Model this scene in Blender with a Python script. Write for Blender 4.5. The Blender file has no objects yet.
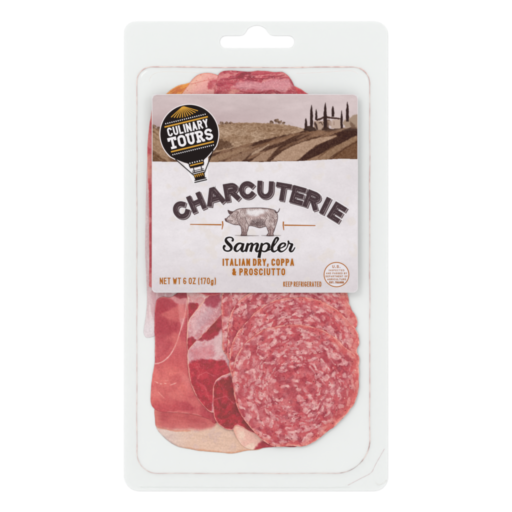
import bpy, math, random
import numpy as np
from mathutils import Vector
from mathutils.geometry import delaunay_2d_cdt, tessellate_polygon

# ------------------------------------------------------------------ basics
PX = 0.0005                      # the pack is about 13 cm wide; one drawing unit is half a millimetre
MM = 0.001
scene = bpy.context.scene
COL = scene.collection
rnd = random.Random(7)
KP = 0.81            # printed colours to base colours
KM = (0.94, 0.030)     # meat colours to base colours

def X(px): return (px - 256.0) * PX
def Y(py): return (256.0 - py) * PX

def lin(c):
    c = np.asarray(c, dtype=float) / 255.0
    return np.where(c <= 0.04045, c / 12.92, ((c + 0.055) / 1.055) ** 2.4)

def mesh_obj(name, verts, faces, mat, parent=None, cols=None, smooth=False):
    me = bpy.data.meshes.new(name)
    verts = np.asarray(verts, dtype=np.float64)
    if isinstance(faces, np.ndarray):
        n, k = faces.shape
        me.vertices.add(len(verts)); me.vertices.foreach_set('co', verts.astype(np.float32).ravel())
        me.loops.add(n * k); me.loops.foreach_set('vertex_index', faces.astype(np.int32).ravel())
        me.polygons.add(n); me.polygons.foreach_set('loop_start', np.arange(0, n * k, k, dtype=np.int32))
        me.update(calc_edges=True)
    else:
        me.from_pydata([tuple(v) for v in verts], [], faces)
    if cols is not None:
        a = me.color_attributes.new('Col', 'FLOAT_COLOR', 'POINT')
        c = np.ones((len(verts), 4), dtype=np.float32); c[:, :3] = cols
        a.data.foreach_set('color', c.ravel())
    if smooth:
        me.polygons.foreach_set('use_smooth', np.ones(len(me.polygons), dtype=bool))
    me.materials.append(mat)
    me.validate()
    o = bpy.data.objects.new(name, me); COL.objects.link(o)
    if parent: o.parent = parent
    return o

def tag(o, label=None, cat=None, group=None, kind=None):
    if label: o['label'] = label
    if cat: o['category'] = cat
    if group: o['group'] = group
    if kind: o['kind'] = kind

# ------------------------------------------------------------------ numpy noise
def _hash(ix, iy, seed):
    ix = ix.astype(np.int64).astype(np.uint64); iy = iy.astype(np.int64).astype(np.uint64)
    h = (ix * np.uint64(374761393) + iy * np.uint64(668265263) + np.uint64(seed * 1442695 + 12345)) & np.uint64(0xFFFFFFFF)
    h = ((h ^ (h >> np.uint64(13))) * np.uint64(1274126177)) & np.uint64(0xFFFFFFFF)
    h = (h ^ (h >> np.uint64(16))) & np.uint64(0xFFFFFF)
    return h.astype(np.float64) / 16777215.0

def vnoise(x, y, seed=0):
    x = np.asarray(x, float); y = np.asarray(y, float)
    ix = np.floor(x); iy = np.floor(y); fx = x - ix; fy = y - iy
    fx = fx * fx * fx * (fx * (fx * 6 - 15) + 10); fy = fy * fy * fy * (fy * (fy * 6 - 15) + 10)
    a = _hash(ix, iy, seed); b = _hash(ix + 1, iy, seed); c = _hash(ix, iy + 1, seed); d = _hash(ix + 1, iy + 1, seed)
    return (a * (1 - fx) + b * fx) * (1 - fy) + (c * (1 - fx) + d * fx) * fy

def fbm(x, y, sc, seed=0, oc=3):
    s = 0; w = 1; t = 0
    for i in range(oc):
        # rotate every octave so no grid shows
        a = 0.7 + i * 1.3
        xr = (x * math.cos(a) - y * math.sin(a)) / sc; yr = (x * math.sin(a) + y * math.cos(a)) / sc
        s = s + w * vnoise(xr + 31.7 * i, yr - 11.3 * i, seed + i); t += w; w *= 0.55; sc = sc / 2.05
    return s / t

def worley(x, y, seed=0):
    """F1, F2 and the random value of the nearest cell"""
    ix = np.floor(x); iy = np.floor(y)
    f1 = np.full(x.shape, 9.0); f2 = np.full(x.shape, 9.0); cid = np.zeros(x.shape)
    for dx in (-1, 0, 1):
        for dy in (-1, 0, 1):
            cx = ix + dx; cy = iy + dy
            px = cx + _hash(cx, cy, seed); py = cy + _hash(cx, cy, seed + 1)
            d = np.hypot(x - px, y - py)
            near = d < f1
            f2 = np.where(near, f1, np.minimum(f2, d))
            cid = np.where(near, _hash(cx, cy, seed + 2), cid)
            f1 = np.where(near, d, f1)
    return f1, f2, cid

def sst(a, b, x):
    t = np.clip((x - a) / (b - a), 0, 1); return t * t * (3 - 2 * t)

def mixc(a, b, t):
    a = np.asarray(a, float); b = np.asarray(b, float)
    return a + (b - a) * np.asarray(t)[..., None]

def dpoly(x, y, pts, closed=False):
    """distance to a polyline"""
    P = list(pts) + ([pts[0]] if closed else [])
    d = np.full(np.shape(x), 1e9)
    for (ax, ay), (bx, by) in zip(P[:-1], P[1:]):
        ux, uy = bx - ax, by - ay; L = ux * ux + uy * uy + 1e-12
        t = np.clip(((x - ax) * ux + (y - ay) * uy) / L, 0, 1)
        d = np.minimum(d, np.hypot(x - ax - t * ux, y - ay - t * uy))
    return d

def sdf(x, y, pts):
    """signed distance, negative inside"""
    d = dpoly(x, y, pts, True)
    ins = np.zeros(np.shape(x), bool)
    n = len(pts)
    for i in range(n):
        ax, ay = pts[i]; bx, by = pts[(i + 1) % n]
        if ay == by: continue
        c = ((ay > y) != (by > y)) & (x < (bx - ax) * (y - ay) / (by - ay) + ax)
        ins ^= c
    return np.where(ins, -d, d)

def catmull(pts, n=8, closed=False):
    P = [np.array(p, float) for p in pts]; out = []
    m = len(P)
    for i in range(m if closed else m - 1):
        if closed:
            a, b, c, d = P[(i - 1) % m], P[i], P[(i + 1) % m], P[(i + 2) % m]
        else:
            a, b, c, d = P[max(i - 1, 0)], P[i], P[i + 1], P[min(i + 2, m - 1)]
        for k in range(n):
            t = k / n
            out.append(tuple(0.5 * ((2 * b) + (-a + c) * t + (2 * a - 5 * b + 4 * c - d) * t * t + (-a + 3 * b - 3 * c + d) * t ** 3)))
    if not closed: out.append(tuple(P[-1]))
    return out

# ------------------------------------------------------------------ materials
def new_mat(name):
    m = bpy.data.materials.new(name); m.use_nodes = True
    nt = m.node_tree; return m, nt, nt.nodes['Principled BSDF'], nt.nodes, nt.links

def attr_mat(name, rough, spec=0.5, var=0.0, vscale=900, bump=0.0, bscale=1500, bdist=0.0001, coat=0.0):
    m, nt, b, N, L = new_mat(name)
    at = N.new('ShaderNodeAttribute'); at.attribute_name = 'Col'
    b.inputs['Roughness'].default_value = rough
    b.inputs['Specular IOR Level'].default_value = spec
    b.inputs['Coat Weight'].default_value = coat; b.inputs['Coat Roughness'].default_value = 0.12
    tc = N.new('ShaderNodeTexCoord')
    col = at.outputs['Color']
    if var:
        nz = N.new('ShaderNodeTexNoise'); nz.inputs['Scale'].default_value = vscale; nz.inputs['Detail'].default_value = 3
        mr = N.new('ShaderNodeMapRange'); mr.inputs['From Min'].default_value = 0.25; mr.inputs['From Max'].default_value = 0.75
        mr.inputs['To Min'].default_value = 1 - var; mr.inputs['To Max'].default_value = 1 + var
        L.new(tc.outputs['Object'], nz.inputs['Vector']); L.new(nz.outputs['Fac'], mr.inputs['Value'])
        vm = N.new('ShaderNodeVectorMath'); vm.operation = 'SCALE'
        L.new(col, vm.inputs[0]); L.new(mr.outputs['Result'], vm.inputs['Scale']); col = vm.outputs['Vector']
    L.new(col, b.inputs['Base Color'])
    if bump:
        nb = N.new('ShaderNodeTexNoise'); nb.inputs['Scale'].default_value = bscale; nb.inputs['Detail'].default_value = 4
        bp = N.new('ShaderNodeBump'); bp.inputs['Strength'].default_value = bump; bp.inputs['Distance'].default_value = bdist
        L.new(tc.outputs['Object'], nb.inputs['Vector']); L.new(nb.outputs['Fac'], bp.inputs['Height'])
        L.new(bp.outputs['Normal'], b.inputs['Normal']); L.new(bp.outputs['Normal'], b.inputs['Coat Normal'])
    return m

M_ink = attr_mat('printed_ink', 0.6, 0.12)
M_print = attr_mat('printed_paper', 0.55, 0.15, var=0.035, vscale=1400, bump=0.4, bscale=70, bdist=0.0005)
M_meat = attr_mat('cured_meat', 0.42, 0.3, var=0.10, vscale=1100, bump=0.55, bscale=1300, bdist=0.00034, coat=0.22)

m, nt, b, N, L = new_mat('white_paper_edge'); M_paper = m
b.inputs['Base Color'].default_value = (0.60, 0.57, 0.58, 1); b.inputs['Roughness'].default_value = 0.6

m, nt, b, N, L = new_mat('white_tabletop'); M_surface = m
tc = N.new('ShaderNodeTexCoord'); nz = N.new('ShaderNodeTexNoise'); nz.inputs['Scale'].default_value = 30
mr = N.new('ShaderNodeMapRange'); mr.inputs['To Min'].default_value = 0.90; mr.inputs['To Max'].default_value = 0.92
cb = N.new('ShaderNodeCombineColor')
L.new(tc.outputs['Object'], nz.inputs['Vector']); L.new(nz.outputs['Fac'], mr.inputs['Value'])
for k in range(3): L.new(mr.outputs['Result'], cb.inputs[k])
L.new(cb.outputs[0], b.inputs['Base Color']); b.inputs['Roughness'].default_value = 0.7

def film_mat(name, trans, diff, dcol, tint=(0.985, 0.987, 0.986), rough=0.06, bumpd=0.00003):
    """thin plastic: part clear, part milky, with a Fresnel gloss"""
    m = bpy.data.materials.new(name); m.use_nodes = True
    nt = m.node_tree; N = nt.nodes; L = nt.links; N.clear()
    out = N.new('ShaderNodeOutputMaterial')
    tr = N.new('ShaderNodeBsdfTransparent'); tr.inputs['Color'].default_value = (*tint, 1)
    df = N.new('ShaderNodeBsdfDiffuse'); df.inputs['Color'].default_value = (*dcol, 1)
    tc = N.new('ShaderNodeTexCoord'); nz = N.new('ShaderNodeTexNoise'); nz.inputs['Scale'].default_value = 60; nz.inputs['Detail'].default_value = 2
    bp = N.new('ShaderNodeBump'); bp.inputs['Strength'].default_value = 0.5; bp.inputs['Distance'].default_value = bumpd
    L.new(tc.outputs['Object'], nz.inputs['Vector']); L.new(nz.outputs['Fac'], bp.inputs['Height'])
    gl = N.new('ShaderNodeBsdfGlossy'); gl.inputs['Roughness'].default_value = rough; gl.inputs['Color'].default_value = (1, 1, 1, 1)
    L.new(bp.outputs['Normal'], gl.inputs['Normal'])
    mx = N.new('ShaderNodeMixShader'); mx.inputs[0].default_value = diff
    L.new(tr.outputs[0], mx.inputs[1]); L.new(df.outputs[0], mx.inputs[2])
    lw = N.new('ShaderNodeLayerWeight'); lw.inputs['Blend'].default_value = 0.5
    pw = N.new('ShaderNodeMath'); pw.operation = 'POWER'; pw.inputs[1].default_value = 5.0; L.new(lw.outputs['Facing'], pw.inputs[0])
    ma = N.new('ShaderNodeMath'); ma.operation = 'MULTIPLY_ADD'; ma.inputs[1].default_value = 0.5; ma.inputs[2].default_value = 0.009; L.new(pw.outputs[0], ma.inputs[0])
    m2 = N.new('ShaderNodeMixShader'); L.new(ma.outputs[0], m2.inputs[0])
    L.new(mx.outputs[0], m2.inputs[1]); L.new(gl.outputs[0], m2.inputs[2]); L.new(m2.outputs[0], out.inputs['Surface'])
    return m

M_back = film_mat('milky_plastic', 1, 0.80, (0.842, 0.855, 0.848), rough=0.25)
M_film = film_mat('clear_plastic', 1, 0.0, (0.8, 0.8, 0.8), tint=(0.992, 0.993, 0.992))
M_bead = attr_mat('plastic_seam', 0.3, 0.3)

# ------------------------------------------------------------------ setting
S = 3.0
surf = mesh_obj('tabletop', [(-S, -S, 0), (S, -S, 0), (S, S, 0), (-S, S, 0)], [(0, 1, 2, 3)], M_surface)
surf.location = (0, 0, -0.0004)
tag(surf, 'plain bright white tabletop under the meat pack', 'tabletop', kind='structure')

# ------------------------------------------------------------------ pack: backing sheet, film
pack = bpy.data.objects.new('meat_pack', None); COL.objects.link(pack); pack.empty_display_size = 0.02
tag(pack, 'clear plastic blister pack of sliced cured meats with pale printed front label', 'food package')

def round_rect(x0, y0, x1, y1, radii, n=10):
    """radii: top-left, top-right, bottom-right, bottom-left; y grows downwards"""
    tl, tr, br, bl = radii; P = []
    for (cx, cy, r, a0) in ((x0 + tl, y0 + tl, tl, 180), (x1 - tr, y0 + tr, tr, 270), (x1 - br, y1 - br, br, 0), (x0 + bl, y1 - bl, bl, 90)):
        for k in range(n + 1):
            a = math.radians(a0 + 90 * k / n); P.append((cx + r * math.cos(a), cy + r * math.sin(a)))
    return P

outer = round_rect(124.3, 21.2, 387.8, 491, (11, 13, 14, 15), 12)
# euro hang hole: a slot with a domed middle
hole = []
for (cx, cy, a0, a1) in ((225.6, 41.6, 270, 90), ):
    for k in range(11):
        a = math.radians(270 - 180 * k / 10); hole.append((cx + 6.2 * math.cos(a), cy + 6.4 * math.sin(a)))
for k in range(11):
    a = math.radians(90 - 180 * k / 10); hole.append((288.8 + 6.2 * math.cos(a), 41.6 + 6.4 * math.sin(a)))
hump = catmull([(273.5, 35.2), (270.5, 34.4), (268.3, 32), (265.5, 28), (261, 25.6), (256.8, 24.9), (252.5, 25.6), (248, 28), (245.3, 32), (243, 34.4), (240, 35.2)], 4)
hole = hole + hump
# orient: first arc runs bottom->top on the left? build explicitly clockwise
left = [(225.6 + 6.2 * math.cos(math.radians(a)), 41.6 + 6.4 * math.sin(math.radians(a))) for a in range(270, 89, -18)]
right = [(288.8 + 6.2 * math.cos(math.radians(a)), 41.6 + 6.4 * math.sin(math.radians(a))) for a in range(90, -91, -18)]
hole = left + right + hump
# top of the left arc joins the hump's end

dome_pts = round_rect(137.0, 67.2, 369.6, 473.2, (15, 17, 34, 21), 14)
def dome_wobble(p):
    x, y = p
    return (x + 0.2 * math.sin(y * 0.11) * math.sin(y * 0.023 + 1), y + 0.15 * math.sin(x * 0.09 + 1) - (0.8 if y < 80 else 0) * math.cos((x - 256) / 45) * -0.6)
def densify(P, step=3.0, closed=True):
    out = []; n = len(P)
    for i in range(n if closed else n - 1):
        a = np.array(P[i]); c = np.array(P[(i + 1) % n]); k = max(1, int(np.hypot(*(c - a)) / step))
        for j in range(k): out.append(tuple(a + (c - a) * j / k))
    return out
dome = [dome_wobble(p) for p in densify(dome_pts, 3.0)]

def plate(name, loops, z0, z1, mat, parent):
    """flat sheet with holes and real thickness, outer loop first"""
    pts = []; edges = []
    for lp in loops:
        s = len(pts); pts += [Vector((X(a), Y(c))) for a, c in lp]
        edges += [(s + i, s + (i + 1) % len(lp)) for i in range(len(lp))]
    vo, eo, fo, _, _, _ = delaunay_2d_cdt(pts, edges, [], 0, 1e-9)
    loopsX = [[(X(a), Y(c)) for a, c in lp] for lp in loops]
    def inside(x, y):
        ok = False
        for k, lp in enumerate(loopsX):
            ins = False; n = len(lp)
            for i in range(n):
                ax, ay = lp[i]; bx, by = lp[(i + 1) % n]
                if (ay > y) != (by > y) and x < (bx - ax) * (y - ay) / (by - ay) + ax: ins = not ins
            if k == 0 and not ins: return False
            if k > 0 and ins: return False
        return True
    fs = [f for f in fo if inside(sum(vo[i].x for i in f) / len(f), sum(vo[i].y for i in f) / len(f))]
    n = len(vo)
    V = [(v.x, v.y, z1) for v in vo] + [(v.x, v.y, z0) for v in vo]
    cnt = {}
    F = []
    for f in fs:
        F.append(tuple(f)); F.append(tuple(i + n for i in reversed(f)))
        for a, c in zip(f, f[1:] + f[:1] if isinstance(f, list) else tuple(f[1:]) + (f[0],)):
            cnt[(a, c)] = cnt.get((a, c), 0) + 1
    for (a, c) in cnt:
        if (c, a) not in cnt: F.append((c, a, a + n, c + n))
    return mesh_obj(name, V, F, mat, parent)

back = plate('backing_sheet', [outer, hole], 0.0, 0.45 * MM, M_back, pack)
# front film: flange round the dome ...
H = 4.95 * MM; ZF = 0.5 * MM; TH = 0.12 * MM
inset_outer = [(256 + (x - 256) * 0.9985, 256 + (y - 256) * 0.999) for x, y in outer]
flange = plate('front_flange', [inset_outer, [(256.8 + (x - 256.8) * 1.004, 40 + (y - 40) * 1.004) for x, y in hole], dome], ZF, ZF + TH, M_film, pack)

# ... and the raised dome as a shell: wall, soft shoulder, nearly flat top
def dome_shell(off):
    cx, cy = 253.5, 270.0
    prof = [(0.0, 0.0), (0.25, 0.22), (0.5, 0.5), (0.8, 0.76), (1.4, 0.9), (2.4, 0.965), (4.5, 0.99), (8, 1.0), (16, 1.0), (30, 1.0), (60, 1.0), (90, 1.0)]
    V = []; n = len(dome)
    D = np.array(dome)
    # inward normals
    t = np.roll(D, -1, 0) - np.roll(D, 1, 0); t /= np.hypot(t[:, 0], t[:, 1])[:, None]
    nrm = np.stack([-t[:, 1], t[:, 0]], 1)
    for (d, h) in prof:
        if d <= 8: Q = D + nrm * d
        else:
            Q0 = D + nrm * 8; Q = Q0 + (np.array([cx, cy]) - Q0) * ((d - 8) / 100)
        for (x, y) in Q:
            V.append((X(x), Y(y), ZF + TH * 0.5 + h * (H - ZF) + off))
    V.append((X(cx), Y(cy), ZF + TH * 0.5 + (H - ZF) + off))
    return V, n, len(prof)
V1, n, R = dome_shell(0.0)
F = []
for r in range(R - 1):
    for i in range(n):
        j = (i + 1) % n; F.append((r * n + i, r * n + j, (r + 1) * n + j, (r + 1) * n + i))
for i in range(n): F.append(((R - 1) * n + i, (R - 1) * n + (i + 1) % n, R * n))
film = mesh_obj('front_dome', V1, F, M_film, pack, smooth=True)
sm = film.modifiers.new('thickness', 'SOLIDIFY'); sm.thickness = TH; sm.offset = 0

# seam ridges of the moulded plastic (thin rods of uneven thickness; the dome's is tinted like reflected meat)
def rod(name, pts, rad, cols, z, parent, closed=True):
    P = np.array(pts); n = len(P); V = []; C = []; F = []
    for i in range(n):
        a = P[(i - 1) % n] if (closed or i > 0) else P[i]; c = P[(i + 1) % n] if (closed or i < n - 1) else P[i]
        t = c - a; t = t / (np.hypot(*t) + 1e-9); nn = np.array([-t[1], t[0]])
        r = rad[i]; zz = z[i] if hasattr(z, '__len__') else z
        for k in range(6):
            a6 = math.pi * k / 3
            q = P[i] + nn * r * math.cos(a6)
            V.append((X(q[0]), Y(q[1]), zz + r * PX * 0.8 * math.sin(a6))); C.append(cols[i])
    for i in range(n if closed else n - 1):
        j = (i + 1) % n
        for k in range(6):
            l = (k + 1) % 6; F.append((i * 6 + k, i * 6 + l, j * 6 + l, j * 6 + k))
    return mesh_obj(name, V, F, M_bead, parent, cols=np.array(C), smooth=True)

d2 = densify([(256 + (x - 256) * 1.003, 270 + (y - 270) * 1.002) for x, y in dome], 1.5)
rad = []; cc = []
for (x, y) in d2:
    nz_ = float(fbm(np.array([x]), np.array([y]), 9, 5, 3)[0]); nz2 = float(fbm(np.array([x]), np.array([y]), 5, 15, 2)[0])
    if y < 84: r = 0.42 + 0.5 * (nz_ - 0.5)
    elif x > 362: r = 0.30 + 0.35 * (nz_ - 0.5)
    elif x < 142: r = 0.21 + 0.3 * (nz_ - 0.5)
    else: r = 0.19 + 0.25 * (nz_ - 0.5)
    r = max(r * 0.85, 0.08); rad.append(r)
    c = mixc((240, 216, 208), (214, 172, 168), np.array(sst(0.3, 0.75, nz2)))  # pink-brown reflection of the meat, painted into the dome edge colour
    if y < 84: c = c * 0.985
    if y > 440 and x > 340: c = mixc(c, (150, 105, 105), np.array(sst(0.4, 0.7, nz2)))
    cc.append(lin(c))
rod('dome_seam_reflection', d2, rad, cc, ZF + TH + 0.15 * MM, pack)
# faint second line just inside the top of the dome
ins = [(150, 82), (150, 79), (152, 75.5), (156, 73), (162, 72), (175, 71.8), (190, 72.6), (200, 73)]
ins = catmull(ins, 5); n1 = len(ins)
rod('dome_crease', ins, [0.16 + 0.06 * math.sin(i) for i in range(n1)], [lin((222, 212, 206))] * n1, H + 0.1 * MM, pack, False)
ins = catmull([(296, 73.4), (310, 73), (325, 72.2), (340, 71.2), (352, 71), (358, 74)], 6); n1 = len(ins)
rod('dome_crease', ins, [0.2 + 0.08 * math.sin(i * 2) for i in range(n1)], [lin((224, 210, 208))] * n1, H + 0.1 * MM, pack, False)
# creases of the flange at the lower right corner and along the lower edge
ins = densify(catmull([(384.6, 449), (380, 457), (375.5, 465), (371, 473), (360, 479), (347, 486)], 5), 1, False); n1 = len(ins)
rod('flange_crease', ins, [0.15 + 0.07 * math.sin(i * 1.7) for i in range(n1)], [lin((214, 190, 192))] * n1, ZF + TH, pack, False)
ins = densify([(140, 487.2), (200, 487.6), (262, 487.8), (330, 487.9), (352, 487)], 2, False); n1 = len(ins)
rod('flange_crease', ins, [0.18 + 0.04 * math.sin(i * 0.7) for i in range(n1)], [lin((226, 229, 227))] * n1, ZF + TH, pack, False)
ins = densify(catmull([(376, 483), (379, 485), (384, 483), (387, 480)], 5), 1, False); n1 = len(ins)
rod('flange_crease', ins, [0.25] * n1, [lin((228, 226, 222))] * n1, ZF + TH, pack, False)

# ------------------------------------------------------------------ meat slices
SIL = catmull([(166, 95), (176, 85.5), (190, 82), (198, 74.5), (206, 72.5), (219, 72.5), (238, 70), (262, 70), (281, 71), (292, 82), (309, 96),
       (330, 130), (338, 200), (345, 270), (348, 300), (357, 321), (360, 345), (359, 380), (358, 392), (349, 411), (333, 427), (305, 446),
       (262, 449), (232, 454), (200, 452), (177, 447), (160, 434), (155, 418), (150, 404), (152, 375), (154, 345), (144, 335), (145, 250), (147, 160), (152, 110)], 3, True)

def lift(x, y):
    d = -sdf(x, y, SIL)
    return 0.34 + 0.66 * sst(-2, 17, d)

def slice_mesh(name, outline, zb, th, paint, label, cat='meat slice', group=None, centre=None, rings=None, jag=0.35, seed=1, wave=0.25, edge=0.9, jsc=2.2):
    O = np.array(catmull(outline, 14, True))
    seg = np.hypot(*(np.roll(O, -1, 0) - O).T); L_ = np.concatenate([[0], np.cumsum(seg)]); per = L_[-1]
    Oc = np.vstack([O, O[:1]])
    nS = int(per / 0.42)
    s = np.linspace(0, per, nS, endpoint=False)
    bx = np.interp(s, L_, Oc[:, 0]); by = np.interp(s, L_, Oc[:, 1])
    if centre is None: centre = (O[:, 0].mean(), O[:, 1].mean())
    cx, cy = centre
    j = (fbm(bx, by, jsc * 1.8, seed + 60, 3) - 0.5) * 2 * jag
    rr = np.hypot(bx - cx, by - cy); k = 1 + j / np.maximum(rr, 4)
    bx = cx + (bx - cx) * k; by = cy + (by - cy) * k
    rmax = rr.max()
    if rings is None: rings = int(rmax / 0.45)
    f = np.linspace(1, 0.02, rings)
    f = np.concatenate([[1.0], f])           # extra ring: bottom of the side wall
    GX = cx + (bx - cx)[None, :] * f[:, None]; GY = cy + (by - cy)[None, :] * f[:, None]
    dist = (1 - f)[:, None] * np.hypot(bx - cx, by - cy)[None, :]       # approx distance to edge
    x = GX.ravel(); y = GY.ravel(); d = dist.ravel()
    col, hb = paint(x, y, d)
    prof = np.sqrt(np.clip(1 - (1 - np.clip(d / edge, 0, 1)) ** 2, 0, 1))
    wav = (fbm(x, y, 17, seed + 5, 2) - 0.5) * wave
    z = zb + th * (0.25 + 0.75 * prof) + (wav * 0.5 + hb) * sst(0, 5, d)
    z[:nS] = zb
    z = z * lift(x, y)
    V = np.stack([X(x), Y(y), 0.52 * MM + z * 0.67 * MM], 1)
    a = np.arange(len(f) - 1)[:, None] * nS + np.arange(nS)[None, :]
    b_ = np.arange(len(f) - 1)[:, None] * nS + ((np.arange(nS) + 1) % nS)[None, :]
    F = np.stack([a, b_, b_ + nS, a + nS], -1).reshape(-1, 4)[:, ::-1]
    V = np.vstack([V, V[-nS:].mean(0)]); col = np.vstack([col, col[-nS:].mean(0)])
    # orientation: make the top face upwards
    v0, v1, v2 = V[F[nS * 3, 0]], V[F[nS * 3, 1]], V[F[nS * 3, 2]]
    if np.cross(v1 - v0, v2 - v0)[2] < 0: F = F[:, ::-1]
    last = (len(f) - 1) * nS; cvi = len(V) - 1
    k_ = np.arange(0, nS - 1, 2); fan = np.stack([last + k_, last + (k_ + 1) % nS, last + (k_ + 2) % nS, np.full(k_.shape, cvi)], 1)
    if np.cross(V[fan[0, 1]] - V[fan[0, 0]], V[fan[0, 2]] - V[fan[0, 0]])[2] < 0 or np.cross(V[fan[0, 2]] - V[fan[0, 0]], V[cvi] - V[fan[0, 0]])[2] < 0: fan = fan[:, ::-1]
    F = np.vstack([F, fan])
    o = mesh_obj(name, V, np.ascontiguousarray(F), M_meat, None, cols=np.clip(lin(np.clip(col, 0, 255)) * KM[0] - KM[1], 0.004, 1), smooth=True)
    # close the middle and the underside
    tag(o, label, cat, group)
    return o

def fibres(x, y, ang, sc, seed, stretch=6):
    c, s = math.cos(ang), math.sin(ang)
    u = (x * c + y * s) / (sc * stretch); v = (-x * s + y * c) / sc
    return fbm(u * 3, v * 3, 3, seed, 3)

def speck(x, y, col, amt, seed, sc=1.3):
    n_ = fbm(x, y, sc, seed, 2) - 0.5
    return col + n_[:, None] * amt

# ---- salami
def salami_paint(cx, cy, seed, rimside=0.0, top=None):
    def paint(x, y, d):
        dx = x - cx; dy = y - cy; r = np.hypot(dx, dy); a = np.arctan2(dy, dx)
        wx = x + (fbm(x, y, 14, seed, 2) - 0.5) * 9; wy = y + (fbm(x, y, 14, seed + 9, 2) - 0.5) * 9
        dx2 = wx - cx; dy2 = wy - cy; r2 = np.hypot(dx2, dy2) + 1e-3; a2 = np.arctan2(dy2, dx2)
        # fat pieces lie along the rings of the sausage, larger outwards, unordered in the middle
        ph = a2 + seed
        f1, f2, cid = worley(ph * 4.9, np.log(r2) * 12.0, seed + 3)
        k1, k2, kid = worley(ph * 8.0 + 3, np.log(r2) * 19.0, seed + 63)
        g1, g2, gid = worley(wx / 7.4, wy / 4.6, seed + 23)
        rag = (fbm(x, y, 2.6, seed + 17, 3) - 0.5)
        out_ = sst(16, 27, r2)
        fa = sst(0.56, 0.26, f1 + rag * 0.75 - 0.22 * (cid - 0.5)) * (cid > 0.50)
        fk = sst(0.54, 0.28, k1 + rag * 0.7) * (kid > 0.68) * 0.65
        fg_ = sst(0.56, 0.26, g1 + rag * 0.75 - 0.2 * (gid - 0.6)) * (gid > 0.56 + 0.2 * out_)
        fat = np.maximum(np.maximum(fa, fk) * out_, fg_)
        haze_ = sst(0.45, 0.7, fbm(x, y, 4.5, seed + 71, 3)) * 0.30
        fat = np.maximum(fat * (0.75 + 0.25 * sst(0.35, 0.6, fbm(x, y, 3, seed + 72, 2))), haze_)
        big = fbm(x, y, 22, seed + 31, 2)
        lean = mixc((168, 62, 74), (194, 84, 90), sst(0.3, 0.7, fbm(x, y, 6, seed + 2, 3)))
        lean = mixc(lean, (134, 42, 58), sst(0.56, 0.76, fbm(x, y, 4.5, seed + 51, 3)) * 0.6)
        lean = mixc(lean, (196, 98, 102), sst(0.45, 0.7, big) * 0.4)
        fatc = mixc((208, 144, 146), (228, 180, 175), sst(0.3, 0.7, fbm(x, y, 3.2, seed + 77, 2)))
        # rim: redder and more orange, mostly towards the side that shows
        side = 0.5 + 0.5 * np.cos(a - rimside)
        rw = 2.6 + 11.5 * side ** 3
        rim = (0.75 + 0.25 * side) * sst(rw, 0.5, d + (fbm(x, y, 7, seed + 8, 2) - 0.5) * 6)
        lean = mixc(lean, (210, 98, 94), rim * 0.8)
        fatc = mixc(fatc, (232, 160, 140), rim * 0.7)
        col = mixc(lean, fatc, fat * 0.9 * (1 - 0.45 * rim))
        # thin pale casing line
        col = mixc(col, (238, 176, 160), sst(1.5, 0.4, d + (fbm(x, y, 3, seed + 14, 2) - .5) * 1.2) * 0.8 * sst(0.35, 0.65, fbm(x, y, 5, seed + 4, 2) + 0.05))
        col = speck(x, y, col, 26, seed + 6, 1.2)
        # few peppercorn and bright specks
        p1, p2, pid = worley(x / 5.5, y / 5.5, seed + 90)
        col = mixc(col, (120, 40, 45), sst(0.16, 0.06, p1) * (pid > 0.80) * 0.8)
        col = mixc(col, (245, 215, 195), sst(0.11, 0.04, p1) * (pid < 0.10) * 0.9)
        hb = 0.10 * (fat - 0.4) + 0.10 * rag + 0.16 * (fbm(x, y, 5, seed + 12, 2) - 0.5)
        return col, hb
    return paint

S1 = [(232.5, 378), (234.5, 362), (241, 348), (252, 337), (266, 328.5), (285, 325), (305, 325), (322, 329.5), (336, 338), (346, 348), (354, 353), (358.3, 366),
      (359, 380), (358, 392), (354.5, 403), (349, 411), (342, 419.5), (333, 427.5), (322, 436), (313, 442.5), (303, 446), (290, 446.2), (278, 447), (266, 443), (256, 434), (245, 421), (238, 409), (234, 394)]
S2 = [(231, 374), (229.5, 358), (231.5, 345), (238, 331.5), (248, 320), (259, 309), (272, 301.5), (290, 297.5), (308, 297.5), (325, 302.5), (339, 311), (350, 323), (357, 331), (359.5, 343),
      (357, 351), (359.6, 362), (352, 384), (330, 400), (280, 410), (245, 402)]
S3 = [(229, 360), (227.5, 342), (228, 326), (231, 313), (238, 302), (250, 292.5), (270, 284), (300, 281), (325, 283), (340, 287), (347, 300), (353, 312), (357.5, 321), (355, 331), (353, 350), (340, 380), (300, 395), (255, 385)]
S4 = [(226, 355), (222.5, 335), (221.5, 315), (222.3, 292), (232, 275), (260, 262), (300, 260), (328, 268), (343, 285), (349, 303), (345, 335), (320, 360), (260, 370)]
SG = 'marbled salami slices fanned in the pack'
slice_mesh('salami_slice', S4, 3.0, 0.7, salami_paint(286, 316, 400, 0.3), 'narrow strip of marbled salami furthest behind, showing left of the other salami arcs', 'salami', SG, seed=41)
slice_mesh('salami_slice', S3, 3.85, 0.7, salami_paint(290, 336, 300, 0.2), 'second rearmost marbled salami slice, its bumpy right edge right below the label corner', 'salami', SG, seed=31, jag=0.8)
slice_mesh('salami_slice', S2, 4.7, 0.7, salami_paint(296, 352, 200, 0.1), 'marbled salami slice directly behind the round front slice, arched over its top', 'salami', SG, seed=21, jag=0.6)
slice_mesh('salami_slice', S1, 5.5, 0.75, salami_paint(294, 386, 100, 0.35), 'large round front salami slice in full view at the lower right', 'salami', SG, seed=11, jag=0.7, jsc=3.5)

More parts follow.
